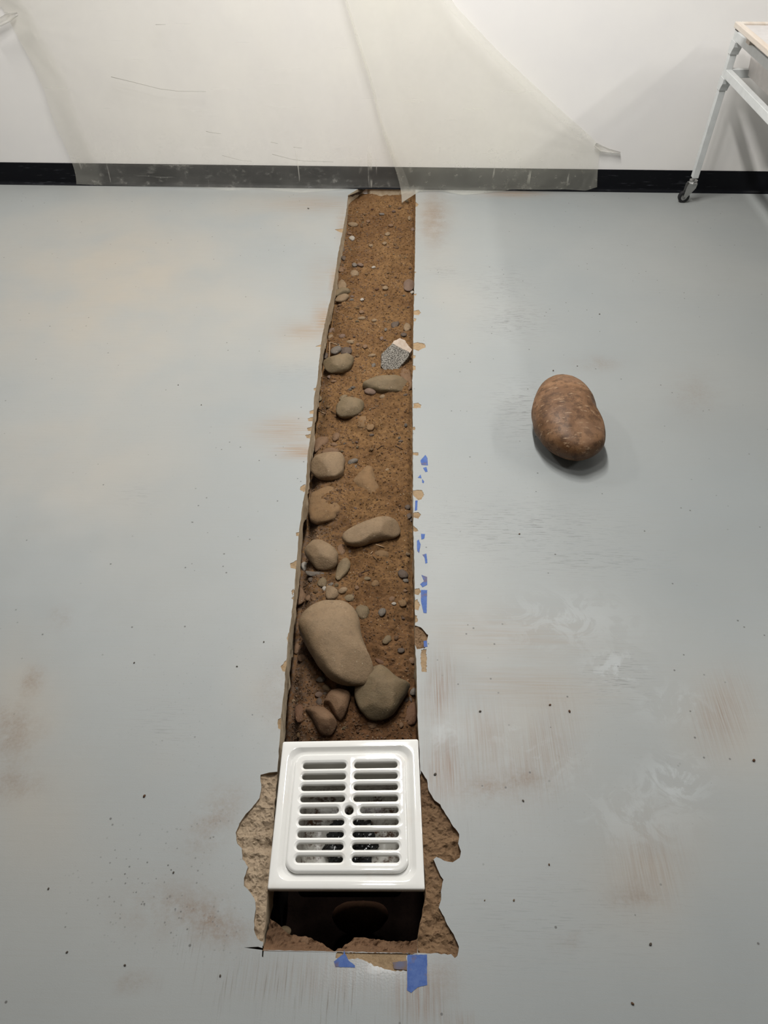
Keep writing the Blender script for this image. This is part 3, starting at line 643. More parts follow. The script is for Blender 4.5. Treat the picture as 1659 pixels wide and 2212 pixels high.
stone('cobble', 5, [(300, 560), (310, 520), (370, 490), (450, 460), (540, 440), (610, 440), (645, 480), (635, 540), (600, 600), (540, 640), (440, 662), (370, 650), (320, 615)], 'olive', 'smooth egg-shaped cobble at the left edge level with the porous chunk', c=.03, bury=.1, **big)
stone('stone', 5, [(385, 400), (420, 365), (480, 345), (510, 370), (490, 410), (440, 445), (390, 435)], 'grey', 'grey stone, left one of the pair above the egg-shaped cobble', bury=.2)
stone('stone', 5, [(495, 400), (530, 365), (610, 365), (625, 400), (610, 440), (560, 450), (500, 440)], 'dark', 'dark grey stone, right one of the pair above the egg-shaped cobble', bury=.2)
stone('cobble', 5, [(740, 790), (830, 720), (920, 690), (1060, 665), (1160, 670), (1230, 710), (1262, 770), (1240, 840), (1180, 870), (1060, 885), (940, 885), (840, 850)], 'olive', 'long cobble lying across the trench below the porous chunk', c=.032, bury=.25, power=.9, **big)
stone('stone', 5, [(762, 840), (830, 818), (890, 838), (885, 890), (830, 902), (775, 885)], 'purple', 'small mauve stone touching the left end of the cobble below the porous chunk', bury=.1)
stone('cobble', 5, [(1160, 650), (1220, 585), (1270, 620), (1292, 700), (1300, 830), (1250, 850), (1190, 760)], 'brown', 'brown stone squeezed between the crosswise cobble and the right slab edge', bury=.3)
stone('cobble', 5, [(445, 1050), (470, 980), (540, 930), (640, 920), (740, 950), (765, 1010), (740, 1080), (700, 1130), (620, 1160), (520, 1170), (460, 1130)], 'olive', 'dusty cobble with a deep shadow under its near side', c=.032, bury=.2, **big)
stone('buried_cobble', 5, [(650, 1240), (680, 1160), (760, 1110), (860, 1130), (890, 1200), (850, 1290), (740, 1280)], 'soil', 'dirt-covered lump right below the dusty cobble', c=.016, bury=.5)
stone('stone', 5, [(780, 1240), (840, 1200), (878, 1240), (850, 1285), (800, 1280)], 'soil', 'angular dusty pebble on the dirt-covered lump', bury=.1, power=.7)
stone('stone', 5, [(560, 290), (600, 275), (655, 285), (650, 315), (600, 322), (565, 312)], 'tan', 'flat tan pebble above the pair of grey stones', bury=.3)
stone('stone', 5, [(190, 1500), (230, 1380), (330, 1360), (375, 1390), (335, 1460), (250, 1520), (200, 1545)], 'brown', 'flat brown stone by the left slab edge above the broad tan cobble', bury=.3)
stone('stone', 5, [(280, 1550), (330, 1500), (400, 1488), (490, 1530), (400, 1570)], 'brown', 'brown stone peeking out behind the broad tan cobble', bury=.3)
stone('stone', 5, [(395, 1400), (430, 1325), (480, 1325), (492, 1370), (440, 1415)], 'brown', 'small upright stone right of the flat brown stone', bury=.3)
stone('stone', 5, [(1200, 150), (1220, 98), (1260, 98), (1282, 150), (1250, 188), (1215, 182)], 'tan', 'tan pebble beside the right slab edge above the porous chunk', bury=.2)
stone('stone', 5, [(1062, 100), (1110, 90), (1155, 80), (1125, 150), (1075, 152)], 'dark', 'dark angular stone chip left of the tan pebble near the right edge', bury=.3, power=.6)
stone('stone', 4, [(465, 1180), (500, 1130), (545, 1150), (562, 1200), (545, 1248), (490, 1252), (465, 1220)], 'tan', 'topmost of three stones against the left slab edge', bury=.1, hi=True, nth=36, nel=18)
stone('stone', 4, [(425, 1320), (470, 1265), (560, 1248), (607, 1280), (590, 1315), (520, 1330), (440, 1360)], 'olive', 'middle of three stones against the left slab edge', bury=.1, hi=True, nth=36, nel=18)
stone('stone', 4, [(430, 1390), (480, 1350), (560, 1318), (594, 1345), (560, 1390), (500, 1422), (445, 1412)], 'tan', 'lowest of three stones against the left slab edge, orange tan', bury=.05, hi=True, nth=36, nel=18)
stone('stone', 4, [(1198, 1220), (1230, 1160), (1290, 1158), (1320, 1200), (1305, 1270), (1250, 1292), (1210, 1270)], 'purple', 'round mauve stone against the right slab edge', bury=.1, hi=True, nth=36, nel=18)
stone('shell', 4, [(1272, 1300), (1295, 1280), (1318, 1300), (1295, 1322)], 'pale', 'tiny pale shell-like bit below the round mauve stone', 'shell', bury=.1)
stone('stone', 4, [(600, 1090), (640, 1050), (690, 1070), (702, 1110), (650, 1132), (610, 1122)], 'tan', 'oval stone to the upper right of the three stones by the left edge', bury=.35)
stone('stone', 4, [(472, 1045), (510, 1018), (543, 1040), (522, 1078), (480, 1078)], 'brown', 'small brown stone above the three stones by the left edge', bury=.25)
stone('stone', 4, [(575, 540), (620, 512), (695, 542), (640, 575)], 'tan', 'oval stone near the far end by the left slab edge', bury=.3)
stone('shard', 4, [(590, 700), (625, 676), (657, 700), (630, 732)], 'pale', 'white angular chip near the far left of the trench', 'shard', bury=.1, power=.6)
GP = dict(group='pebbles scattered in the trench soil'); PL = 'small pebble embedded in the brown trench soil'
small = [(7, [(1075, 590), (1110, 540), (1150, 535), (1157, 580), (1120, 617), (1085, 617)], 'olive'), (7, [(1215, 670), (1250, 655), (1287, 670), (1270, 702), (1230, 702)], 'dark'), (7, [(1040, 300), (1075, 275), (1110, 295), (1095, 340), (1060, 360), (1035, 330)], 'grey'),
 (7, [(345, 190), (380, 150), (418, 165), (412, 202), (365, 212)], 'brown'), (7, [(1135, 190), (1160, 165), (1190, 175), (1188, 212), (1150, 218)], 'brown'), (7, [(1158, 237), (1185, 220), (1207, 235), (1185, 252)], 'pale'), (7, [(1225, 215), (1290, 200), (1300, 250), (1250, 265)], 'soil'),
 (7, [(450, 1150), (480, 1120), (512, 1150), (495, 1197), (455, 1190)], 'dark'), (7, [(512, 1078), (550, 1068), (562, 1100), (520, 1122)], 'dark'), (7, [(435, 1090), (480, 1060), (515, 1085), (490, 1120), (450, 1115)], 'purple'), (7, [(1328, 1065), (1360, 1030), (1400, 1050), (1392, 1098), (1340, 1098)], 'grey'),
 (7, [(1005, 755), (1050, 760), (1095, 790), (1070, 812), (1030, 797)], 'red'), (7, [(450, 950), (500, 920), (540, 945), (510, 978), (460, 972)], 'grey'), (7, [(1270, 1150), (1300, 1120), (1322, 1140), (1300, 1170)], 'dark'), (7, [(1320, 1110), (1350, 1130), (1355, 1165), (1330, 1150)], 'dark'), (7, [(1225, 1370), (1255, 1350), (1275, 1380), (1245, 1412)], 'brown'),
 (7, [(500, 1010), (550, 1000), (590, 1040), (560, 1062), (510, 1040)], 'tan'), (7, [(270, 740), (310, 712), (350, 730), (370, 760), (300, 785)], 'brown'), (7, [(1310, 780), (1340, 740), (1375, 750), (1378, 800), (1330, 800)], 'brown'), (7, [(420, 1430), (460, 1420), (470, 1460), (440, 1470)], 'brown'), (7, [(220, 1140), (250, 1132), (268, 1155), (230, 1170)], 'tan'),
 (6, [(1245, 1345), (1290, 1338), (1302, 1370), (1260, 1372)], 'grey'), (6, [(1048, 258), (1080, 235), (1117, 245), (1112, 278), (1065, 284)], 'tan'), (6, [(855, 992), (880, 978), (897, 1000), (870, 1022)], 'pale'), (6, [(690, 1042), (730, 1033), (738, 1070), (700, 1088)], 'purple'), (6, [(1262, 622), (1300, 598), (1322, 630), (1290, 652)], 'dark'),
 (6, [(1283, 702), (1320, 683), (1332, 720), (1300, 742)], 'dark'), (6, [(1310, 738), (1340, 730), (1342, 762), (1315, 767)], 'dark'), (6, [(850, 1340), (890, 1315), (930, 1340), (890, 1354)], 'olive'), (6, [(1040, 440), (1080, 415), (1102, 450), (1085, 510), (1060, 480)], 'grey'), (6, [(610, 375), (650, 350), (660, 380), (640, 400)], 'purple'), (6, [(695, 262), (730, 245), (742, 270), (710, 288)], 'brown'),
 (6, [(735, 250), (775, 232), (785, 262), (750, 280)], 'dark'), (6, [(740, 205), (785, 205), (780, 235), (750, 235)], 'grey'), (6, [(835, 1040), (870, 1020), (880, 1060), (850, 1068)], 'tan'), (6, [(270, 1530), (310, 1495), (350, 1515), (320, 1550), (280, 1552)], 'brown'), (6, [(300, 1340), (340, 1318), (362, 1350), (320, 1370)], 'dark'), (6, [(500, 1400), (540, 1370), (560, 1400), (520, 1420)], 'grey'),
 (6, [(440, 1430), (470, 1410), (490, 1440), (460, 1462)], 'pale'), (6, [(1245, 1455), (1270, 1440), (1290, 1460), (1262, 1475)], 'brown'), (6, [(765, 1420), (800, 1400), (812, 1440), (780, 1448)], 'brown'), (6, [(930, 1400), (960, 1350), (1000, 1360), (1010, 1400), (970, 1420)], 'soil'),
 (5, [(475, 235), (520, 212), (552, 225), (530, 262), (485, 258)], 'purple'), (5, [(358, 240), (400, 217), (412, 250), (375, 288)], 'tan'), (5, [(365, 200), (380, 150), (425, 150), (425, 190)], 'purple'), (5, [(800, 447), (870, 428), (902, 440), (860, 467), (820, 467)], 'tan'), (5, [(480, 945), (500, 908), (570, 888), (560, 922), (500, 958)], 'olive'),
 (5, [(930, 915), (980, 888), (1032, 905), (1010, 942), (950, 942)], 'tan'), (5, [(1198, 895), (1240, 878), (1245, 905), (1205, 910)], 'dark'), (5, [(848, 548), (880, 538), (888, 570), (850, 592)], 'grey'), (5, [(1170, 210), (1210, 195), (1240, 215), (1220, 242), (1180, 240)], 'dark'), (5, [(935, 260), (960, 240), (980, 262), (955, 288)], 'purple'), (5, [(985, 170), (1000, 148), (1020, 170), (1000, 188)], 'grey'),
 (5, [(815, 1345), (850, 1330), (872, 1350), (835, 1362)], 'dark'), (5, [(708, 1265), (745, 1250), (762, 1278), (720, 1292)], 'tan'), (5, [(665, 330), (690, 308), (712, 325), (690, 345)], 'brown'), (5, [(740, 355), (780, 330), (800, 360), (765, 382)], 'brown'), (5, [(345, 690), (380, 670), (405, 700), (370, 718)], 'purple'), (5, [(435, 700), (470, 680), (482, 700), (450, 716)], 'purple'),
 (5, [(385, 740), (430, 725), (455, 745), (400, 758)], 'brown'), (5, [(1140, 1415), (1175, 1400), (1202, 1415), (1165, 1428)], 'dark'), (5, [(240, 950), (270, 920), (290, 960), (255, 985)], 'olive'), (5, [(430, 440), (470, 432), (480, 460), (445, 465)], 'brown'), (5, [(300, 470), (340, 425), (355, 470), (325, 500)], 'dark'), (5, [(380, 1450), (430, 1430), (465, 1460), (420, 1480)], 'brown'),
 (4, [(990, 652), (1030, 622), (1052, 650), (1020, 672)], 'tan'), (4, [(962, 748), (990, 723), (1017, 740), (990, 762)], 'tan'), (4, [(928, 402), (980, 400), (987, 425), (940, 424)], 'grey'), (4, [(503, 912), (540, 892), (557, 930), (530, 948)], 'dark'), (4, [(680, 990), (720, 972), (757, 1005), (720, 1018)], 'purple'), (4, [(622, 985), (655, 965), (682, 1000), (645, 1014)], 'grey'),
 (4, [(960, 1262), (1000, 1232), (1032, 1260), (1000, 1282)], 'tan'), (4, [(678, 1592), (760, 1568), (772, 1600), (700, 1608)], 'tan'), (4, [(840, 1020), (870, 1003), (892, 1018), (860, 1034)], 'pale'), (4, [(505, 830), (530, 800), (545, 830), (522, 850)], 'dark'), (4, [(715, 1385), (740, 1365), (760, 1388), (730, 1400)], 'pale'), (4, [(570, 650), (610, 640), (620, 665), (585, 668)], 'brown'),
 (4, [(810, 775), (840, 755), (860, 775), (835, 790)], 'tan'), (4, [(780, 500), (810, 490), (830, 510), (800, 528)], 'brown'), (4, [(1285, 600), (1305, 570), (1325, 605), (1300, 618)], 'purple'), (4, [(1250, 440), (1270, 410), (1285, 445), (1265, 465)], 'tan'), (4, [(700, 1515), (740, 1500), (760, 1530), (720, 1545)], 'brown'), (4, [(840, 1620), (880, 1600), (910, 1620), (870, 1640)], 'tan'),
 (4, [(1025, 560), (1060, 540), (1092, 560), (1060, 582)], 'brown'), (4, [(600, 1350), (630, 1335), (650, 1355), (620, 1365)], 'purple'), (4, [(595, 1385), (625, 1370), (645, 1390), (610, 1400)], 'grey')]
SHORT = [('largest pale boulder', 'the largest boulder'), ('tucked under the right end', 'the cobble tucked under the boulder'), ('snapped edge', 'the snapped brown cobble'), ('broad tan cobble with', 'the broad tan cobble'), ('half buried in the middle', 'the half buried middle cobble'),
 ('block of stone half buried', 'the dirt-covered block'), ('long loaf-shaped cobble lying', 'the loaf-shaped cobble'), ('with a seam', 'the seamed cobble'), ('finger-shaped stone below', 'the finger-shaped stone'), ('smooth egg-shaped', 'the egg-shaped cobble'), ('lying across the trench', 'the crosswise cobble'),
 ('deep shadow under', 'the dusty cobble'), ('middle of three', 'the three stones by the left edge'), ('round mauve stone against', 'the round mauve stone'), ('oval stone near the far end', 'the farthest oval stone'), ('oval dusty stone in', 'the oval dusty stone'), ('reddish stone against the right', 'the reddish stone near the drain'),
 ('white angular chip near', 'the white chip at the far left'), ('angular tan stone above', 'the angular tan stone')]
ANCH = [(proj(p), sh) for p, lb in NAMED for key, sh in SHORT if key in lb]+[((858, 770), 'the porous chunk')]
WORD = {'tan': 'tan', 'olive': 'olive', 'brown': 'brown', 'red': 'reddish', 'soil': 'dusty', 'grey': 'grey', 'dark': 'dark', 'pale': 'pale', 'purple': 'mauve'}
used = {}
made = []
for k, ol, mt in small:
    o = stone('pebble', k, ol, mt, PL, 'pebble', bury=.28, **GP); u, v = proj(o.location)
    a = sorted(ANCH, key=lambda t: math.hypot(t[0][0]-u, t[0][1]-v))[0]; du, dv = u-a[0][0], v-a[0][1]
    d_ = ('right of' if du > 0 else 'left of') if abs(du) > abs(dv)*1.6 else (('below' if dv > 0 else 'above') if abs(dv) > abs(du)*1.6 else ('diagonally below' if dv > 0 else 'diagonally above'))
    made.append((o, '%s pebble %s %s' % (WORD[mt], d_, a[1]), math.hypot(du, dv)))
for o, lb, d in made:
    same = sorted([m_[2] for m_ in made if m_[1] == lb]); r_ = same.index(d)
    o['label'] = lb+(' in the trench' if len(same) == 1 else (', nearest to it' if r_ == 0 else ([', second nearest to it', ', third nearest to it', ', fourth nearest to it'][min(r_-1, 2)] if r_ < len(same)-1 or len(same) > 2 else ', farther from it')))
    o['group'] = 'larger pebbles in the trench'
# dirt banked up against the stones
for (mx, my, rad, cc_, nm_) in berms:
    mounds.append((mx, my, rad*1.45, rad*1.45, min(.020, cc_*(.75 if nm_ == 'buried_cobble' else .30))))
ysq = [YG-.10]
while ysq[-1] < WY: ysq.append(ysq[-1]+.0028+.0009*max(0, ysq[-1]-1))
nX = 112
vs = []; gr = []
for y in ysq:
    a, b = xl(y)-.03, xr(y)+.03
    for i in range(nX):
        x = a+(b-a)*i/(nX-1); vs.append((x, y, soil_z(x, y))); t = i/(nX-1)
        gr.append(max(0, min(1, (.42-t)*3))*sm((2.1-y)/.6)+.15)
fs = [(j*nX+i, j*nX+i+1, (j+1)*nX+i+1, (j+1)*nX+i) for j in range(len(ysq)-1) for i in range(nX-1)]
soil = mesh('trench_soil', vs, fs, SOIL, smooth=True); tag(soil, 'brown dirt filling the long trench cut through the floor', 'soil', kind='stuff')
a = soil.data.attributes.new('pit_shade', 'FLOAT', 'POINT'); a.data.foreach_set('value', np.array([sm((YG+.03-v[1])/.05) for v in vs], np.float32))  # painted pit shade fades in where the soil drops to the drain
a = soil.data.attributes.new('gravel', 'FLOAT', 'POINT'); a.data.foreach_set('value', np.array(gr, np.float32))
# stone at the bottom of the pit
bm, ctr, rad = build_stone([(718, 1975), (735, 1952), (780, 1946), (825, 1952), (840, 1978), (815, 2010), (770, 2020), (735, 2010)], c=.04, z0=-.47, on_soil=False, seed=91)
o = from_bm('cobble', bm, ST['red'], smooth=True); o.location = ctr; tag(o, 'reddish cobble deep in the dark pit in front of the drain', 'stone')
stone('stone', 2, [(365, 1090), (400, 1065), (440, 1085), (430, 1125), (385, 1120)], 'olive', 'small olive stone on the left lip of the dark pit', on_soil=False, z0=-.075)
stone('stone', 2, [(500, 1185), (510, 1140), (545, 1135), (555, 1180), (525, 1198)], 'brown', 'brown lump on the broken ledge at the near end of the pit', on_soil=False, z0=-.035)

# scattered pebbles as individual things
protos = []
for i in range(10):
    bm = bmesh.new(); bmesh.ops.create_icosphere(bm, subdivisions=2, radius=1)
    sx_, sy_, sz_ = 1, random.uniform(.6, .9), random.uniform(.45, .7)
    for v in bm.verts:
        k = 1+.18*noise.noise(v.co*1.2+Vector((i*5, 0, 0)))+.06*noise.noise(v.co*3+Vector((i, 4, 0))); v.co = Vector((v.co.x*sx_*k, v.co.y*sy_*k, v.co.z*sz_*k))
    me = bpy.data.meshes.new('pebble'); bm.to_mesh(me); bm.free(); me.polygons.foreach_set('use_smooth', [True]*len(me.polygons))
    me.materials.append(ST[['brown', 'soil', 'tan', 'purple', 'soil', 'brown', 'grey', 'soil', 'olive', 'red'][i]]); protos.append(me)
n = 0; tries = 0; placed = []
while n < 180 and tries < 6000:
    tries += 1
    y = YG+.05+(WY-.1-YG)*random.random()**1.5; t = random.random()**1.6; x = xl(y)+(xr(y)-xl(y))*(.03+.94*t); r_ = random.choice([.003, .0035, .004, .005, .006, .008]) * (1+.3*(y > 2))
    if any((x-a)**2+(y-b)**2 < (c*.95+r_)**2 for a, b, c in main_xy) or any((x-a)**2+(y-b)**2 < (c+r_)**2*.8 for a, b, c in placed): continue
    o = bpy.data.objects.new('pebble', random.choice(protos)); o.scale = (r_, r_, r_); o.rotation_euler = (random.uniform(-.4, .4), random.uniform(-.4, .4), random.uniform(0, 6.3))
    o.location = (x, y, soil_z(x, y)+r_*.18); link(o); tag(o, 'tiny pebble only millimetres wide, loose in the brown trench dirt', 'pebble', 'tiny pebbles scattered in the trench soil'); placed.append((x, y, r_)); n += 1
# grains: gravel and pale crumbs as stuff
def grains(name, count, mat, label, rmin, rmax, dist):
    rng_ = random.Random(len(name)); vs = []; fs = []
    base = [Vector(v) for v in ((1, 0, 0), (-1, 0, 0), (0, 1, 0), (0, -1, 0), (0, 0, 1), (0, 0, -1))]
    tri = [(0, 2, 4), (2, 1, 4), (1, 3, 4), (3, 0, 4), (2, 0, 5), (1, 2, 5), (3, 1, 5), (0, 3, 5)]
    for _ in range(count):
        x, y = dist(rng_); r_ = rng_.uniform(rmin, rmax)*(1+.25*max(0, y-1)); z = soil_z(x, y)+r_*.3
        a = rng_.uniform(0, 6.3); ca, sa = math.cos(a), math.sin(a); b0 = len(vs)
        for q in base:
            k = r_*rng_.uniform(.6, 1.15); px, py, pz = q.x*k, q.y*k*.8, q.z*k*.7
            vs.append((x+px*ca-py*sa+rng_.uniform(-.2, .2)*r_, y+px*sa+py*ca, z+pz))
        fs += [tuple(b0+i for i in t) for t in tri]
    return tag(mesh(name, vs, fs, mat), label, 'gravel', kind='stuff')
def dl(r):
    y = YG+.04+(WY-.2-YG)*r.random()**2.2; t = r.random()**2.0; return xl(y)+(xr(y)-xl(y))*(.01+.97*t), y
def du(r):
    y = YG+.04+(WY-.1-YG)*r.random(); t = r.random(); return xl(y)+(xr(y)-xl(y))*(.01+.97*t), y
grains('gravel', 4200, ST['brown'], 'fine brown gravel strewn over the trench dirt, thickest along its left side', .0010, .0036, dl)
grains('coarse_gravel', 650, ST['brown'], 'coarser brown gravel gathered along the left side of the trench', .0028, .0052, dl)
grains('grey_gravel', 1300, ST['purple'], 'greyish fine gravel mixed through the left side of the trench', .0010, .0032, dl)
grains('pale_crumbs', 420, ST['pale'], 'tiny pale crumbs dotted over the whole trench', .0006, .0015, du)
grains('soil_crumbs', 5200, SOIL, 'small clods of dirt loose on the trench surface', .0010, .0034, du)

# porous chunk with a pinkish face
def chunk():
    pg = cr(5, [(955, 440), (1075, 318), (1160, 365), (1272, 420), (1255, 470), (1130, 625), (1060, 655), (1000, 635), (948, 570), (958, 500)])
    z0_ = -.075
    c0 = B(1110/5.184+640, 470/5.184+680, z0_)
    # face plane tilted towards the camera
    nrm = Vector((.12, -.55, .82)).normalized()
    def on(u, v):
        d = ray(u, v); t = (c0-EYE).dot(nrm)/d.dot(nrm); return EYE+d*t
    root = empty('porous_chunk', (c0.x, c0.y, c0.z))
    tag(root, 'jagged chunk of porous grey block with one pinkish face lying in the trench', 'rubble')
    def slab(name, px, mat, back, lab=None):
        pj = jag(px, 1.1, 3.0, seed=3); A = [on(u, v) for u, v in pj]; n = len(A)
        cA = sum(A, Vector())/n
        vs = [cA]+A; fs = [(0, 1+i, 1+(i+1) % n) for i in range(n)]
        rings = 5
        for r_ in range(1, rings+1):
            s = r_/rings
            for i, a in enumerate(A):
                k = noise.noise(a*90+Vector((r_, 0, 0)))*.0025; vs.append(a+back*s+(a-cA)*(.04*math.sin(s*3.1)+k*8)*1.0)
            b = len(vs)-n; pb = b-n
            fs += [(pb+i, b+i, b+(i+1) % n, pb+(i+1) % n) for i in range(n)]
        vs.append(cA+back); b = len(vs)-1-n; fs += [(b+(i+1) % n, b+i, len(vs)-1) for i in range(n)]
        o = mesh(name, vs, fs, mat); bm = bmesh.new(); bm.from_mesh(o.data); bmesh.ops.recalc_face_normals(bm, faces=bm.faces[:]); bm.to_mesh(o.data); bm.free()
        inv(o, root)
        if lab: o['label'] = lab
    slab('block_body', pg, POROUS, Vector((0, .02, -.045)))
    slab('outer_face', cr(5, [(1070, 322), (1090, 295), (1160, 262), (1212, 280), (1250, 340), (1298, 390), (1275, 425), (1160, 372)]), PINKF, Vector((0, .012, -.035)), 'pinkish smooth outer face')
chunk()
# twigs and roots
def tube(name, P, r_, mat, parent=None):
    vs = []; fs = []; n = 6; P = [Vector(p) for p in P]
    for i, p in enumerate(P):
        d = (P[min(i+1, len(P)-1)]-P[max(0, i-1)]).normalized(); a = d.orthogonal().normalized(); b = d.cross(a); rr = r_*(1-.5*i/len(P))
        for k in range(n): vs.append(p+(a*math.cos(k*6.283/n)+b*math.sin(k*6.283/n))*rr)
    for i in range(len(P)-1):
        for k in range(n): fs.append((i*n+k, i*n+(k+1) % n, (i+1)*n+(k+1) % n, (i+1)*n+k))
    fs += [tuple(range(n))[::-1], tuple(range((len(P)-1)*n, len(P)*n))]
    return mesh(name, vs, fs, mat, parent, smooth=True)
tw = [(5, [(376, 305), (372, 390), (368, 485)], -.06, 'thin pale root standing behind the egg-shaped cobble', TWIG), (5, [(378, 308), (430, 325), (490, 345)], -.07, 'thin pale root leaning right above the grey stones', TWIG),
      (5, [(245, 1058), (330, 1065), (400, 1085), (445, 1115)], -.09, 'dark root arching from the left slab edge to the dusty cobble', TWIGD), (5, [(250, 1075), (290, 1090), (335, 1108)], -.09, 'short pale root under the left slab edge beside the dark root', TWIG),
      (6, [(925, 1090), (945, 1065)], -.115, 'tiny pale splinter standing by the oval dusty stone', TWIG), (6, [(975, 995), (1020, 1010), (1062, 1024)], -.12, 'pale wood splinter below the long loaf-shaped cobble', TWIG), (6, [(930, 1105), (955, 1120), (985, 1148)], -.115, 'short pale splinter left of the oval dusty stone', TWIG),
      (6, [(820, 1285), (860, 1265), (912, 1252)], -.12, 'thin brown splinter below the oval dusty stone', TWIGD), (6, [(555, 430), (590, 455), (622, 460)], -.11, 'black leaf stem on the dirt-covered block of stone', TWIGD), (5, [(870, 1465), (910, 1505), (950, 1470), (990, 1465)], -.11, 'dark forked rootlet in the dirt above the middle of the trench', TWIGD), (5, [(1110, 1465), (1150, 1485), (1190, 1505)], -.11, 'dark rootlet right of the forked rootlet', TWIGD)]
for k, ol, z, lb, mt in tw:
    q = cr(k, ol); P = []
    for (u, v) in q:
        zz = z
        for _ in range(3):
            p = B(u, v, zz); zz = max(zz, soil_z(p.x, p.y)+.002) if k == 5 and len(P) < 0 else soil_z(p.x, p.y)+.0025
        P.append(B(u, v, zz))
    o = tube('twig', P, .0016, mt); tag(o, lb, 'twig')

# ------------------------------------------------------------------ floor sink and grate
q = [B(*p, .0) for p in ((577.5, 1922), (918, 1923), (903.5, 1597.5), (611, 1603))]     # near-left, near-right, far-right, far-left
def G(u, v, z):            # u left->right, v far->near (0..1)
    a = q[3].lerp(q[2], u); b = q[0].lerp(q[1], u); p = a.lerp(b, v); return Vector((p.x, p.y, z))
S = .305
def rrect(i, rad, n=10, cx=.5, cy=.5, sub=6):
    lo, hi = i, 1-i; P = []
    cs = [(hi-rad, lo+rad, -90), (hi-rad, hi-rad, 0), (lo+rad, hi-rad, 90), (lo+rad, lo+rad, 180)]
    for (x, y, a0) in cs:
        for k in range(n+1):
            a = R(a0+90*k/n); P.append((x+rad*math.cos(a), y+rad*math.sin(a)))
    out = []
    for i_ in range(len(P)):
        a, b = P[i_], P[(i_+1) % len(P)]; L = math.hypot(a[0]-b[0], a[1]-b[1]); m_ = sub if L > .2 else 1
        for k in range(m_): out.append((a[0]+(b[0]-a[0])*k/m_, a[1]+(b[1]-a[1])*k/m_))
    return out
def loft(name, rings, mat, parent, cap=False, smooth=True):
    n = len(rings[0][0]); vs = []; fs = []
    for P, z in rings:
        for i, (u, v) in enumerate(P): vs.append(G(u, v, z[i] if isinstance(z, list) else z))
    for r_ in range(len(rings)-1):
        for i in range(n): fs.append((r_*n+i, r_*n+(i+1) % n, (r_+1)*n+(i+1) % n, (r_+1)*n+i))
    if cap: fs.append(tuple(range((len(rings)-1)*n, len(rings)*n)))
    o = mesh(name, vs, fs, mat, smooth=smooth)
    bm = bmesh.new(); bm.from_mesh(o.data); bmesh.ops.recalc_face_normals(bm, faces=bm.faces[:]); bm.to_mesh(o.data); bm.free()
    return inv(o, parent)
cg = G(.5, .5, 0)
sink = empty('floor_sink', (cg.x, cg.y, -.19)); tag(sink, 'white enamelled square floor sink set in the near end of the trench', 'floor sink')
Z = .004
rings = []
o_ = .002
rings.append((rrect(.006, .012), -.012)); rings.append((rrect(.0, .012), -.010)); rings.append((rrect(.0, .012), Z-.004)); rings.append((rrect(.003, .012), Z-.001)); rings.append((rrect(.010, .012), Z))
rings.append((rrect(.048, .085), Z))
for t in (.04, .08, .13, .2, .35, .55, .75, .9, 1):                       # soft shoulder down to the seat of the grate
    rings.append((rrect(.048+.026*t, .085), Z-.0078*(math.sqrt(t*t+.008)-.0894)))
rings.append((rrect(.080, .082), Z-.0085)); rings.append((rrect(.115, .08), Z-.0090))
loft('rim', rings, ENAMEL, sink)
rings = [(rrect(.112, .08), Z-.009), (rrect(.118, .08), Z-.013), (rrect(.125, .07), -.05), (rrect(.140, .06), -.16), (rrect(.150, .06), -.178), (rrect(.175, .05), -.187)]
def drainring(r_, base, t=1.0):
    out = []
    for (u, v) in base:
        a = math.atan2(v-.5, u-.5); cu, cv = .5+r_*math.cos(a), .5+r_*math.sin(a); out.append((u+(cu-u)*t, v+(cv-v)*t))
    return out
bs = rrect(.175, .05)
rings += [(drainring(.17, bs, .5), -.1885), (drainring(.17, bs), -.190), (drainring(.155, bs), -.196), (drainring(.15, bs), -.23)]
loft('basin', rings, BASIN, sink)
rings = [(rrect(.09, .08), -.006), (rrect(.105, .07), -.012), (rrect(.112, .06), -.06), (rrect(.130, .05), -.19), (rrect(.16, .05), -.205), (drainring(.19, bs), -.21), (drainring(.16, bs), -.24)]
loft('body', rings, BLACKI, sink).__setitem__('label', 'black cast outer body under the white rim')
rings = [(drainring(.155, bs), -.23), (drainring(.10, bs), -.232), (drainring(.02, bs), -.233)]
loft('drain_bottom', rings, BLACKI, sink, cap=True)
# grate plate with real slots
grate = empty('drain_grate', (cg.x, cg.y, Z-.0085)); tag(grate, 'white square drain grate with two columns of slots and a centre hole', 'grate')
def cap(x0, x1, cy, r_, off):
    P = []; rr = r_+off; n = 9
    for k in range(n+1):
        a = R(-90+180*k/n); P.append((x1-r_+rr*math.cos(a), cy+rr*math.sin(a)))
    for k in range(n+1):
        a = R(90+180*k/n); P.append((x0+r_+rr*math.cos(a), cy+rr*math.sin(a)))
    out = []
    for i_ in range(len(P)):
        a, b = P[i_], P[(i_+1) % len(P)]; L = math.hypot(a[0]-b[0], a[1]-b[1]); m_ = 8 if L > .1 else 1
        for k in range(m_): out.append((a[0]+(b[0]-a[0])*k/m_, a[1]+(b[1]-a[1])*k/m_))
    return out
holes = []
for k in range(9):
    cy = .1875+.0786*k
    if k == 4: holes += [(.166, .433, cy), (.579, .842, cy)]
    else: holes += [(.164, .473, cy), (.532, .841, cy)]
hr = .0215; E_ = .0185
def offring(h, off):
    if len(h) == 3: return cap(h[0], h[1], h[2], hr, off)
    return [(h[0]+(h[2]+off)*math.cos(R(a)), h[1]+(h[2]+off)*math.sin(R(a))) for a in range(0, 360, 12)]
allh = holes+[(.504, .502, .030, 'c')]
plate = rrect(.118, .072, n=12)
pts2 = []; ed2 = []
def addring(P):
    b0 = len(pts2); pts2.extend([Vector(p) for p in P]); ed2.extend([(b0+i, b0+(i+1) % len(P)) for i in range(len(P))]); return b0
addring(plate)
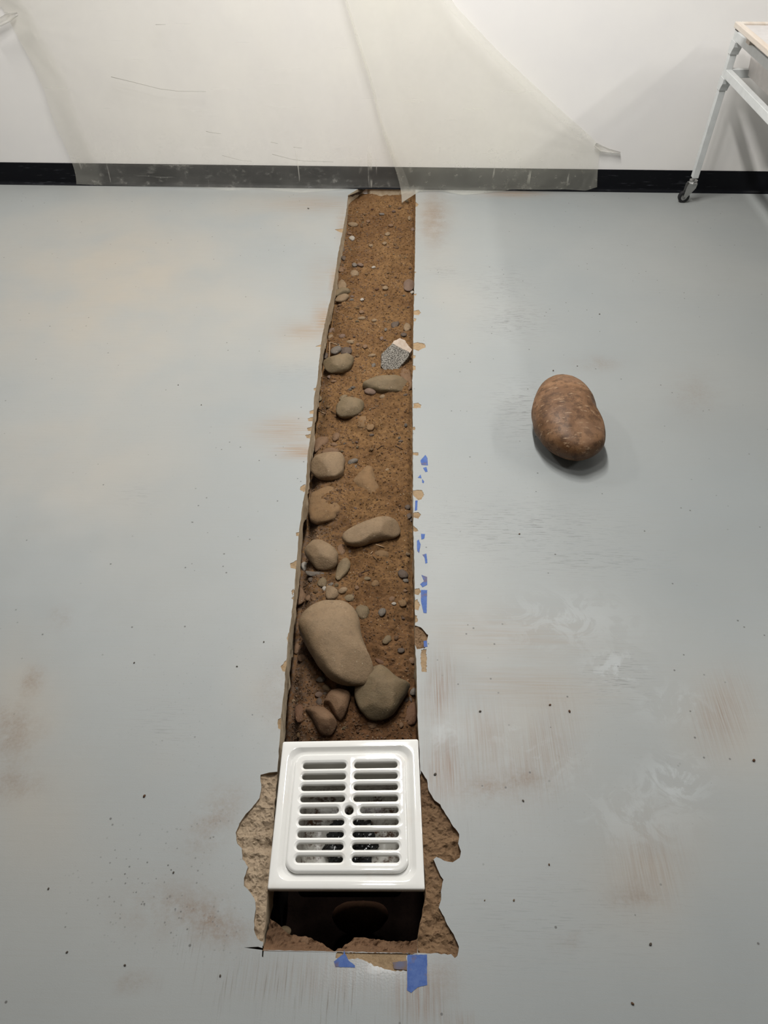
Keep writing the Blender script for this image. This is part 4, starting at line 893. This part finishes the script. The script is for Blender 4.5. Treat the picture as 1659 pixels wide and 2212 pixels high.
for h in allh: addring(offring(h, E_ if len(h) == 3 else .024))
ov, oe, of, *_ = delaunay_2d_cdt(pts2, ed2, [], 0, 1e-7)
V2 = np.array([(v.x, v.y) for v in ov]); F2 = np.array([f for f in of]); c2 = V2[F2].mean(1)
keep = inpoly(c2, plate)
for h in allh: keep &= ~inpoly(c2, offring(h, E_ if len(h) == 3 else .024))
ZT = Z+.0012
vs = [G(x, y, ZT) for x, y in V2]; fs = [tuple(int(a) for a in f) for f in F2[keep]]
for h in allh:
    ee = E_ if len(h) == 3 else .024; prev = None
    for k, t in enumerate((0, .04, .08, .13, .2, .5, .78, .88, .94, .98, 1)):
        off = ee*(1-t); dz = -.0030*(math.sqrt(t*t+.006)-.0775)-.0022*max(0, (t-.78)/.22)**2.5
        P = offring(h, off); b0 = len(vs); vs += [G(x, y, ZT+dz) for x, y in P]; n = len(P)
        if prev is not None: fs += [(prev+i, prev+(i+1) % n, b0+(i+1) % n, b0+i) for i in range(n)]
        prev = b0
    P = offring(h, .0015); b0 = len(vs); vs += [G(x, y, ZT-.011) for x, y in P]; n = len(P)
    fs += [(prev+i, prev+(i+1) % n, b0+(i+1) % n, b0+i) for i in range(n)]
prev = None
for k in range(8):
    t = k/7; P = rrect(.118-.020*t, .072+.012*t, n=12); b0 = len(vs); vs += [G(x, y, ZT-.0062*(1-math.sqrt(max(0, 1-t*t)))) for x, y in P]; n = len(P)
    if prev is not None: fs += [(prev+i, prev+(i+1) % n, b0+(i+1) % n, b0+i) for i in range(n)]
    prev = b0
P = rrect(.100, .084, n=12); b0 = len(vs); vs += [G(x, y, ZT-.0115) for x, y in P]; fs += [(prev+i, prev+(i+1) % n, b0+(i+1) % n, b0+i) for i in range(n)]
o = mesh('grate_plate', vs, fs, ENAMEL, smooth=True)
bm = bmesh.new(); bm.from_mesh(o.data); bmesh.ops.remove_doubles(bm, verts=bm.verts, dist=2e-5); bmesh.ops.recalc_face_normals(bm, faces=bm.faces[:]); bm.to_mesh(o.data); bm.free()
o.data.polygons.foreach_set('use_smooth', [True]*len(o.data.polygons)); inv(o, grate)
# crumpled dark plastic in the sink outlet
bm = bmesh.new(); bmesh.ops.create_icosphere(bm, subdivisions=5, radius=1)
for v in bm.verts:
    d = v.co.copy(); k = noise.turbulence(d*1.7+Vector((3, 1, 2)), 4, True, noise_basis='PERLIN_ORIGINAL'); r_ = abs(noise.noise(Vector((math.atan2(d.y, d.x)*3.2, d.z*3, 1))))
    v.co = Vector((d.x*.052, d.y*.052, d.z*.034))*(.82+.42*k+.25*r_)
o = from_bm('crumpled_plastic', bm, PLASTIC); p = G(.5, .5, -.172); o.location = p; tag(o, 'crumpled glossy dark plastic stuffed in the sink outlet below the grate', 'plastic bag')

# ------------------------------------------------------------------ blue tape remnants
def tape(pxp, label, mat=TAPE, th=.0004, amp=.0007):
    P = jag([f2(p) for p in pxp], amp, .003, seed=len(label)); bm = bmesh.new()
    lo = [bm.verts.new((x, y, .0002)) for x, y in P]; hi = [bm.verts.new((x, y, .0002+th)) for x, y in P]; n = len(P)
    bm.faces.new(hi); bm.faces.new(lo[::-1])
    for i in range(n): bm.faces.new((lo[i], lo[(i+1) % n], hi[(i+1) % n], hi[i]))
    o = from_bm('tape_remnant', bm, mat); bmm = bmesh.new(); bmm.from_mesh(o.data); bmesh.ops.triangulate(bmm, faces=bmm.faces[:]); bmm.to_mesh(o.data); bmm.free()
    return tag(o, label, 'tape', 'torn blue tape remnants beside the trench')
TR = [(6, [(1420, 160), (1470, 105), (1490, 140), (1495, 210), (1430, 205)], 'farthest wide scrap of blue tape right of the trench'), (6, [(1445, 235), (1480, 225), (1492, 270), (1470, 277)], 'narrow blue scrap just below the farthest wide tape scrap'), (6, [(1393, 333), (1422, 300), (1432, 338)], 'small triangular blue tape scrap above the large tan chip'),
 (6, [(1437, 345), (1457, 370), (1450, 388), (1437, 378)], 'tiniest blue tape crumb right of the triangular scrap'), (6, [(1370, 560), (1392, 558), (1387, 655), (1363, 662)], 'thin upright blue tape strip between two tan chips'), (6, [(1425, 890), (1467, 893), (1457, 940), (1430, 947)], 'ragged blue tape scrap level with the long cobble'),
 (6, [(1385, 960), (1405, 948), (1422, 1000), (1407, 1082), (1388, 1062)], 'leaf-shaped blue tape scrap close to the right trench edge'), (6, [(1440, 1100), (1480, 1088), (1490, 1180), (1468, 1187), (1463, 1130)], 'hook-shaped blue tape scrap below the leaf-shaped one'),
 (6, [(1430, 1300), (1487, 1320), (1487, 1400), (1440, 1422), (1418, 1392), (1455, 1360)], 'curled blue tape scrap above the longest side strip'), (6, [(1425, 1450), (1487, 1450), (1482, 1680), (1450, 1677), (1425, 1560)], 'longest blue tape strip right of the trench, level with the largest boulder'),
 (7, [(1462, 590), (1490, 585), (1500, 640), (1468, 650)], 'greyish blue tape bit on the spalled patch right of the boulder'),
 (2, [(715, 1295), (750, 1265), (775, 1250), (780, 1220), (790, 1250), (810, 1290), (850, 1320), (850, 1333), (725, 1330)], 'blue tape piece with a pointed top at the near cut edge'),
 (2, [(1185, 1252), (1310, 1250), (1312, 1445), (1250, 1460), (1210, 1495), (1183, 1480)], 'largest blue tape piece, upright strip at the near right corner of the cut')]
for k, pz, lb in TR: tape(cr(k, pz), lb)
tape(cr(2, [(1090, 1300), (1183, 1290), (1183, 1350), (1100, 1342)]), 'mud-smeared bluish tape left of the largest tape piece', TAPE2)

# ------------------------------------------------------------------ crumbs on the floor
GL = 'tiny bit of grit lying loose on the grey floor'
for (u, v, r_, mt) in [(a_, b_, c_*.78, d_) for a_, b_, c_, d_ in [(1195, 801, .0045, 'purple'), (1247, 791, .003, 'purple'), (940, 1673, .0045, 'dark'), (1295, 679, .004, 'dark'), (1186, 1868, .003, 'brown'), (1130, 1730, .0035, 'dark'), (666, 451, .006, 'dark'), (1047, 1945, .002, 'pale'), (1110, 1945, .003, 'pale'), (1366, 2168, .004, 'brown'), (1188, 1523, .004, 'red'), (1230, 1537, .0045, 'red'), (1037, 1537, .004, 'dark'), (1628, 1643, .005, 'red'),
                    (312, 1720, .0045, 'red'), (105, 1920, .003, 'dark'), (270, 2085, .003, 'dark'), (570, 1387, .003, 'dark'), (512, 1440, .003, 'dark'), (476, 2108, .003, 'dark'), (560, 995, .002, 'dark'), (435, 875, .003, 'dark'), (385, 832, .003, 'dark'), (1122, 1154, .0035, 'red'), (1405, 2040, .004, 'dark'), (290, 1432, .003, 'dark'), (145, 2057, .003, 'dark'), (375, 1885, .003, 'dark')]]:
    p = B(u, v); o = bpy.data.objects.new('grit', protos[{'purple': 3, 'dark': 6, 'brown': 0, 'pale': 2, 'red': 9}[mt]]); o.scale = (r_, r_, r_); o.rotation_euler[2] = u
    o.location = (p.x, p.y, r_*.42); link(o)
    lb = {1195: 'pinkish grit bit on the floor just above the large river rock, left of another', 1247: 'pinkish grit bit on the floor above the large river rock, right of another', 940: 'round dark grit bead on the floor at the upper right of the drain', 312: 'reddish brown flake on the bare floor left of the drain',
          1628: 'reddish flake on the floor by the right picture edge', 1366: 'brown grit bit on the floor near the bottom right', 666: 'dark grit bit on the floor at the far left of the trench', 1295: 'dark grit dot on the open floor above the large river rock'}.get(u, GL)
    tag(o, lb, 'grit', 'grit on the floor')

# ------------------------------------------------------------------ plastic sheets on the wall
TP = W(1300, 328, WY)
def sheet(name, hemf, Le, Re, bot, vtop, mat, base_off, seed, label, tapept=None, nu=110, nv=90):
    vs = []; fs = []; hm = []
    bu = [p[0] for p in bot]; bv = [p[1] for p in bot]; cum = np.r_[0, np.cumsum(np.hypot(np.diff(bu), np.diff(bv)))]; cum /= cum[-1]
    for j in range(nv+1):
        s = j/nv
        for i in range(nu+1):
            c = i/nu; b_u = float(np.interp(c, cum, bu)); b_v = float(np.interp(c, cum, bv))
            v = vtop+(b_v-vtop)*s
            uL = np.interp(v, [p[1] for p in Le], [p[0] for p in Le]); uR = np.interp(v, [p[1] for p in Re], [p[0] for p in Re])
            u_ = uL+(uR-uL)*c; k = max(0, (s-.75)/.25)**2; u_ = u_*(1-k)+b_u*k
            p = W(u_, v, WY-.012)
            x, z = p.x, p.z
            f = .5+.5*noise.noise(Vector((x*2.2+z*1.2, z*.8-x*.5, seed)))
            off = base_off+.020*f*min(1, max(.1, z*3))
            off += .0025*noise.noise(Vector((x*26+z*8, z*2.5, seed+3)))+.0012*noise.noise(Vector((x*70, z*9, seed+5)))
            if tapept is not None:
                d = Vector((x-tapept.x, z-tapept.z)); L = d.length; a = math.atan2(d.y, d.x)
                off *= min(1, .25+L*2.5)
                off += .004*math.sin(a*26+math.sin(a*9))*math.exp(-L*4)*min(1, L*12)
            if s > .93: off += .004*(s-.93)/.07
            off = max(off, .0055)
            if z < .12: off = max(off, .007)
            if z < .03: off = max(off, .019)
            q_ = W(u_, v, WY-off)
            if q_.z < .0022: q_ = B(u_, v, .0022+.0012*(.5+.5*noise.noise(Vector((q_.x*30, 0, seed))))); q_.y = min(q_.y, WY-.020)
            vs.append(q_); hm.append(hemf(c, s, u_, v))
    K = nu+1
    for j in range(nv):
        for i in range(nu): fs.append((j*K+i, j*K+i+1, (j+1)*K+i+1, (j+1)*K+i))
    o = mesh(name, vs, fs, mat, smooth=True); a = o.data.attributes.new('hem', 'FLOAT', 'POINT'); a.data.foreach_set('value', np.array(hm, np.float32))
    return tag(o, label, 'plastic sheet')
sheet('plastic_sheet', lambda c, s, u, v: sm((.085-c)/.02)*.6, [(-260, -260), (-60, -40), (5, 18), (22, 50), (60, 120), (95, 195), (120, 280), (140, 340), (155, 375), (165, 398)], [(676, -260), (735, -60), (750, 0), (775, 85), (805, 180), (827, 270), (850, 360), (868, 405)],
      [(165, 398), (235, 401), (330, 403), (440, 405), (490, 412), (560, 408), (650, 416.5), (720, 411), (770, 406), (830, 405), (885, 407)], -260, FILM, .010, 1, 'wide translucent plastic sheet on the wall, left of the overlapping one', W(20, 50, WY))
sheet('plastic_sheet', lambda c, s, u, v: max(sm((.018-c)/.01)*.5, sm((c-.90)/.03)*.55*sm((315-v)/20), 1.0*sm((v-400)/10)*sm((925-u)/25)), [(670, -260), (730, -60), (745, 0), (770, 85), (800, 180), (822, 270), (845, 360), (868, 438)], [(760, -260), (940, -60), (985, 15), (1090, 125), (1160, 190), (1230, 255), (1303, 322), (1296, 340), (1293, 370), (1290, 402), (1290, 438)],
      [(868, 438), (880, 430), (905, 414), (950, 412), (1000, 421), (1050, 417), (1110, 409), (1160, 410), (1220, 409), (1265, 412), (1290, 404)], -260, FILM2, .036, 7, 'right-hand plastic sheet with a slanting edge and a pointed lower left corner', TP)
CREASE = simple('creased_film', srgb(150, 146, 138), .4)
sh = [o for o in COL.objects if o.name.startswith('plastic_sheet')][0]
for ol, rr in (([(240, 166), (290, 178), (345, 192), (385, 197), (445, 198)], .0011), ([(445, 284), (460, 287), (477, 289)], .0010), ([(588, 333), (630, 344), (660, 348), (720, 350)], .0010), ([(480, 336), (520, 346), (545, 349)], .0007), ([(336, 53), (358, 53)], .0009), ([(634, 318), (652, 320)], .0008), ([(585, 307), (600, 310)], .0008)):
    P = []
    for (u, v) in ol:
        o_ = .03+.01*noise.noise(Vector((u*.01, v*.01, 0))); P.append(W(u, v, WY-.036))
    tube('crease', P, rr, CREASE, sh)
# folded strip of film along the slanting edge and the taped ends
def strip(name, pxc, wpx, mat, label, cat, off=.03):
    vs = []; fs = []; n = len(pxc)
    for i, (u, v) in enumerate(pxc):
        a = Vector(pxc[min(i+1, n-1)])-Vector(pxc[max(i-1, 0)]); nn = Vector((-a.y, a.x)).normalized()
        wv = wpx[i] if isinstance(wpx, list) else wpx
        for k in range(5):
            t = (k/4-.5); oo = off+.006*math.sin(k*1.7+i); vs.append(W(u+nn.x*wv*t, v+nn.y*wv*t, WY-oo))
    for i in range(n-1):
        for k in range(4): fs.append((i*5+k, i*5+k+1, (i+1)*5+k+1, (i+1)*5+k))
    o = mesh(name, vs, fs, mat, smooth=True)
    md = o.modifiers.new('thickness', 'SOLIDIFY'); md.thickness = .0004
    return tag(o, label, cat)
strip('clear_tape', [(1286, 312), (1300, 322), (1315, 326), (1340, 331)], [10, 14, 9, 5], CLEAR, 'scrap of clear tape holding the right corner of the sheet to the wall', 'tape', .012)
strip('clear_tape', [(-30, 60), (0, 48), (18, 38), (38, 30)], [14, 18, 20, 8], CLEAR, 'scrap of clear tape at the upper left of the wall holding the wide sheet', 'tape', .028)

# ------------------------------------------------------------------ cart
ly = WY-.12; lx = W(1494, 383, ly).x+.014
t_ = .028; hw = t_/2
zleg = W(1494, 383, ly).z; zt = W(1580, 66, ly).z
cart = empty('cart', (lx, ly, 0)); tag(cart, 'light grey metal cart on casters at the right edge against the wall', 'cart')
CX2, CY2 = lx+.75, ly-1.75
def caster(x, y, zb):
    out = []
    bm = bmesh.new(); cyl(bm, (x, y, zb-.022), (x, y, zb+.01), .005); cyl(bm, (x, y, zb-.018), (x, y, zb-.012), .016, .019); cyl(bm, (x, y, zb-.024), (x, y, zb-.018), .021, .018)
    out.append(inv(from_bm('caster_stem', bm, STEEL, smooth=False), cart))
    wx, wz, wr = x-.024, .0255, .0255
    f = empty('caster', (wx, y, 0)); f.parent = cart; f.location = Vector((wx, y, 0))-Vector(cart.location)
    def ch(o): o.parent = f; o.matrix_parent_inverse = Matrix.Translation(-Vector((wx, y, 0))); return o
    bm = bmesh.new(); prof_ = [(-.010, wr-.004), (-.009, wr), (.009, wr), (.010, wr-.004), (.010, wr-.011), (-.010, wr-.011)]
    n = 32; ring = []
    for i in range(n):
        a = 6.28318*i/n; ring.append([bm.verts.new((wx+rr*math.cos(a), y+yy, wz+rr*math.sin(a))) for yy, rr in prof_])
    for i in range(n):
        for k in range(6): bm.faces.new((ring[i][k], ring[(i+1) % n][k], ring[(i+1) % n][(k+1) % 6], ring[i][(k+1) % 6]))
    ch(from_bm('tire', bm, RUBBER, smooth=False))
    bm = bmesh.new(); cyl(bm, (wx, y-.008, wz), (wx, y+.008, wz), wr-.010, n=28); cyl(bm, (wx, y-.0145, wz), (wx, y+.0145, wz), .005, n=14); ch(from_bm('wheel_hub', bm, STEEL))
    for s in (-1, 1):
        bm = bmesh.new(); pr = [(x+.018, zb-.024), (x-.020, zb-.024), (x-.026, zb-.035), (wx-.006, wz+.004), (wx-.004, wz-.006), (wx+.006, wz-.006), (x+.016, zb-.045)]
        A = [bm.verts.new((px_, y+s*.0125, pz_)) for px_, pz_ in pr]; Bv = [bm.verts.new((px_, y+s*.0145, pz_)) for px_, pz_ in pr]; bm.faces.new(A); bm.faces.new(Bv[::-1])
        for i in range(len(pr)): bm.faces.new((A[i], A[(i+1) % len(pr)], Bv[(i+1) % len(pr)], Bv[i]))
        ch(from_bm('fork', bm, STEEL))
def bxp(name, lo, hi, mat, bev=.002, parent=cart):
    bm = bmesh.new(); box(bm, lo, hi, bev); return inv(from_bm(name, bm, mat), parent)
zu = zt-.002; zu0 = zu-.032
zl = W(1563, 150, ly-hw).z; zl0 = zl-.032
for (x, y) in ((lx, ly), (CX2, ly), (lx, CY2), (CX2, CY2)):
    bxp('leg', (x-hw, y-hw, zleg), (x+hw, y+hw, zt), CARTM)
    bxp('cap', (x-hw-.001, y-hw-.001, zt), (x+hw+.001, y+hw+.001, zt+.006), CAPM, .001)['label'] = 'black plug on top of the leg'
    caster(x, y, zleg)
for x in (lx, CX2):
    bxp('upper_rail', (x-hw+.001, CY2+hw, zu0), (x+hw-.001, ly-hw, zu), CARTM)
    bxp('lower_rail', (x-hw+.001, CY2+hw, zl0), (x+hw-.001, ly-hw, zl), CARTM)
    for zb in (zu0, zl0):
        for yy in (ly, CY2):
            bm = bmesh.new(); sgn = -1 if yy == ly else 1
            pr = [(yy-hw-.003, zb), (yy+hw+.001, zb), (yy+hw+.001, zb-.048), (yy-hw-.003, zb-.048)] if sgn == 1 else [(yy+hw+.001, zb), (yy-hw-.022, zb), (yy-hw-.020, zb-.018), (yy-hw-.010, zb-.034), (yy-hw-.004, zb-.048), (yy+hw+.001, zb-.048)]
            A = [bm.verts.new((x-hw-.003, a, b)) for a, b in pr]; Bv = [bm.verts.new((x+hw+.003, a, b)) for a, b in pr]; bm.faces.new(A); bm.faces.new(Bv[::-1])
            for i in range(len(pr)): bm.faces.new((A[i], A[(i+1) % len(pr)], Bv[(i+1) % len(pr)], Bv[i]))
            inv(from_bm('bracket', bm, CARTM), cart)
for y in (ly, CY2):
    bxp('cross_rail', (lx+hw, y-hw+.001, zl0), (CX2-hw, y+hw-.001, zl), CARTM)
    bxp('cross_rail', (lx+hw, y-hw+.001, zu0), (CX2-hw, y+hw-.001, zu), CARTM)
# wooden framed tray on top, on small spacers
ztp = zu+.062
c1 = B(1588, 46, ztp); e1 = B(1659, 101, ztp)
tray = empty('tray', (c1.x, c1.y, ztp-.02)); tag(tray, 'pale wooden framed white tray resting on top of the grey cart', 'tray')
tx0, ty1, tx1, ty0 = c1.x, min(c1.y, WY-.02), c1.x+.80, c1.y-1.8
fwid = .024
bxp('frame_side', (tx0, ty0, ztp-.02), (tx0+fwid, ty1, ztp), WOOD, .003, tray); bxp('frame_side', (tx1-fwid, ty0, ztp-.02), (tx1, ty1, ztp), WOOD, .003, tray)
bxp('frame_end', (tx0+fwid, ty1-fwid, ztp-.02), (tx1-fwid, ty1, ztp), WOOD, .003, tray); bxp('frame_end', (tx0+fwid, ty0, ztp-.02), (tx1-fwid, ty0+fwid, ztp), WOOD, .003, tray)
bxp('panel', (tx0+fwid-.002, ty0+fwid-.002, ztp-.014), (tx1-fwid+.002, ty1-fwid+.002, ztp-.007), PANEL, .001, tray)
for (x, y) in ((tx0+.05, ty1-.06), (tx0+.05, ty0+.06), (tx1-.09, ty1-.06), (tx1-.09, ty0+.06)):
    bxp('spacer', (x-.0, y-.02, zu), (x+.03, y+.02, ztp-.02), WOOD, .002, tray)
# white bin between the rails
bx0 = lx+.075; bz0 = PX(1606, 160, bx0).z
by1 = PX(1606, 160, bx0).y
bin_ = empty('storage_bin', (bx0, by1, bz0)); tag(bin_, 'white plastic bin hanging inside the grey cart under the tray', 'bin')
def binmesh():
    bm = bmesh.new(); X2, Yn = CX2-.08, CY2+.1; zT = zu0-.004; g = .012
    def ringv(x0, x1, y0, y1, z): return [bm.verts.new(p) for p in ((x0, y0, z), (x1, y0, z), (x1, y1, z), (x0, y1, z))]
    rs = [ringv(bx0+g, X2-g, Yn+g, by1-g, bz0), ringv(bx0, X2, Yn, by1, zT), ringv(bx0-.012, X2+.012, Yn-.012, by1+.012, zT), ringv(bx0-.012, X2+.012, Yn-.012, by1+.012, zT+.003), ringv(bx0+.003, X2-.003, Yn+.003, by1-.003, zT+.003), ringv(bx0+g+.003, X2-g-.003, Yn+g+.003, by1-g-.003, bz0+.003)]
    bm.faces.new(rs[0][::-1]); bm.faces.new(rs[-1])
    for a, b in zip(rs[:-1], rs[1:]):
        for i in range(4): bm.faces.new((a[i], a[(i+1) % 4], b[(i+1) % 4], b[i]))
    return bm
inv(from_bm('bin_body', binmesh(), BINM), bin_)
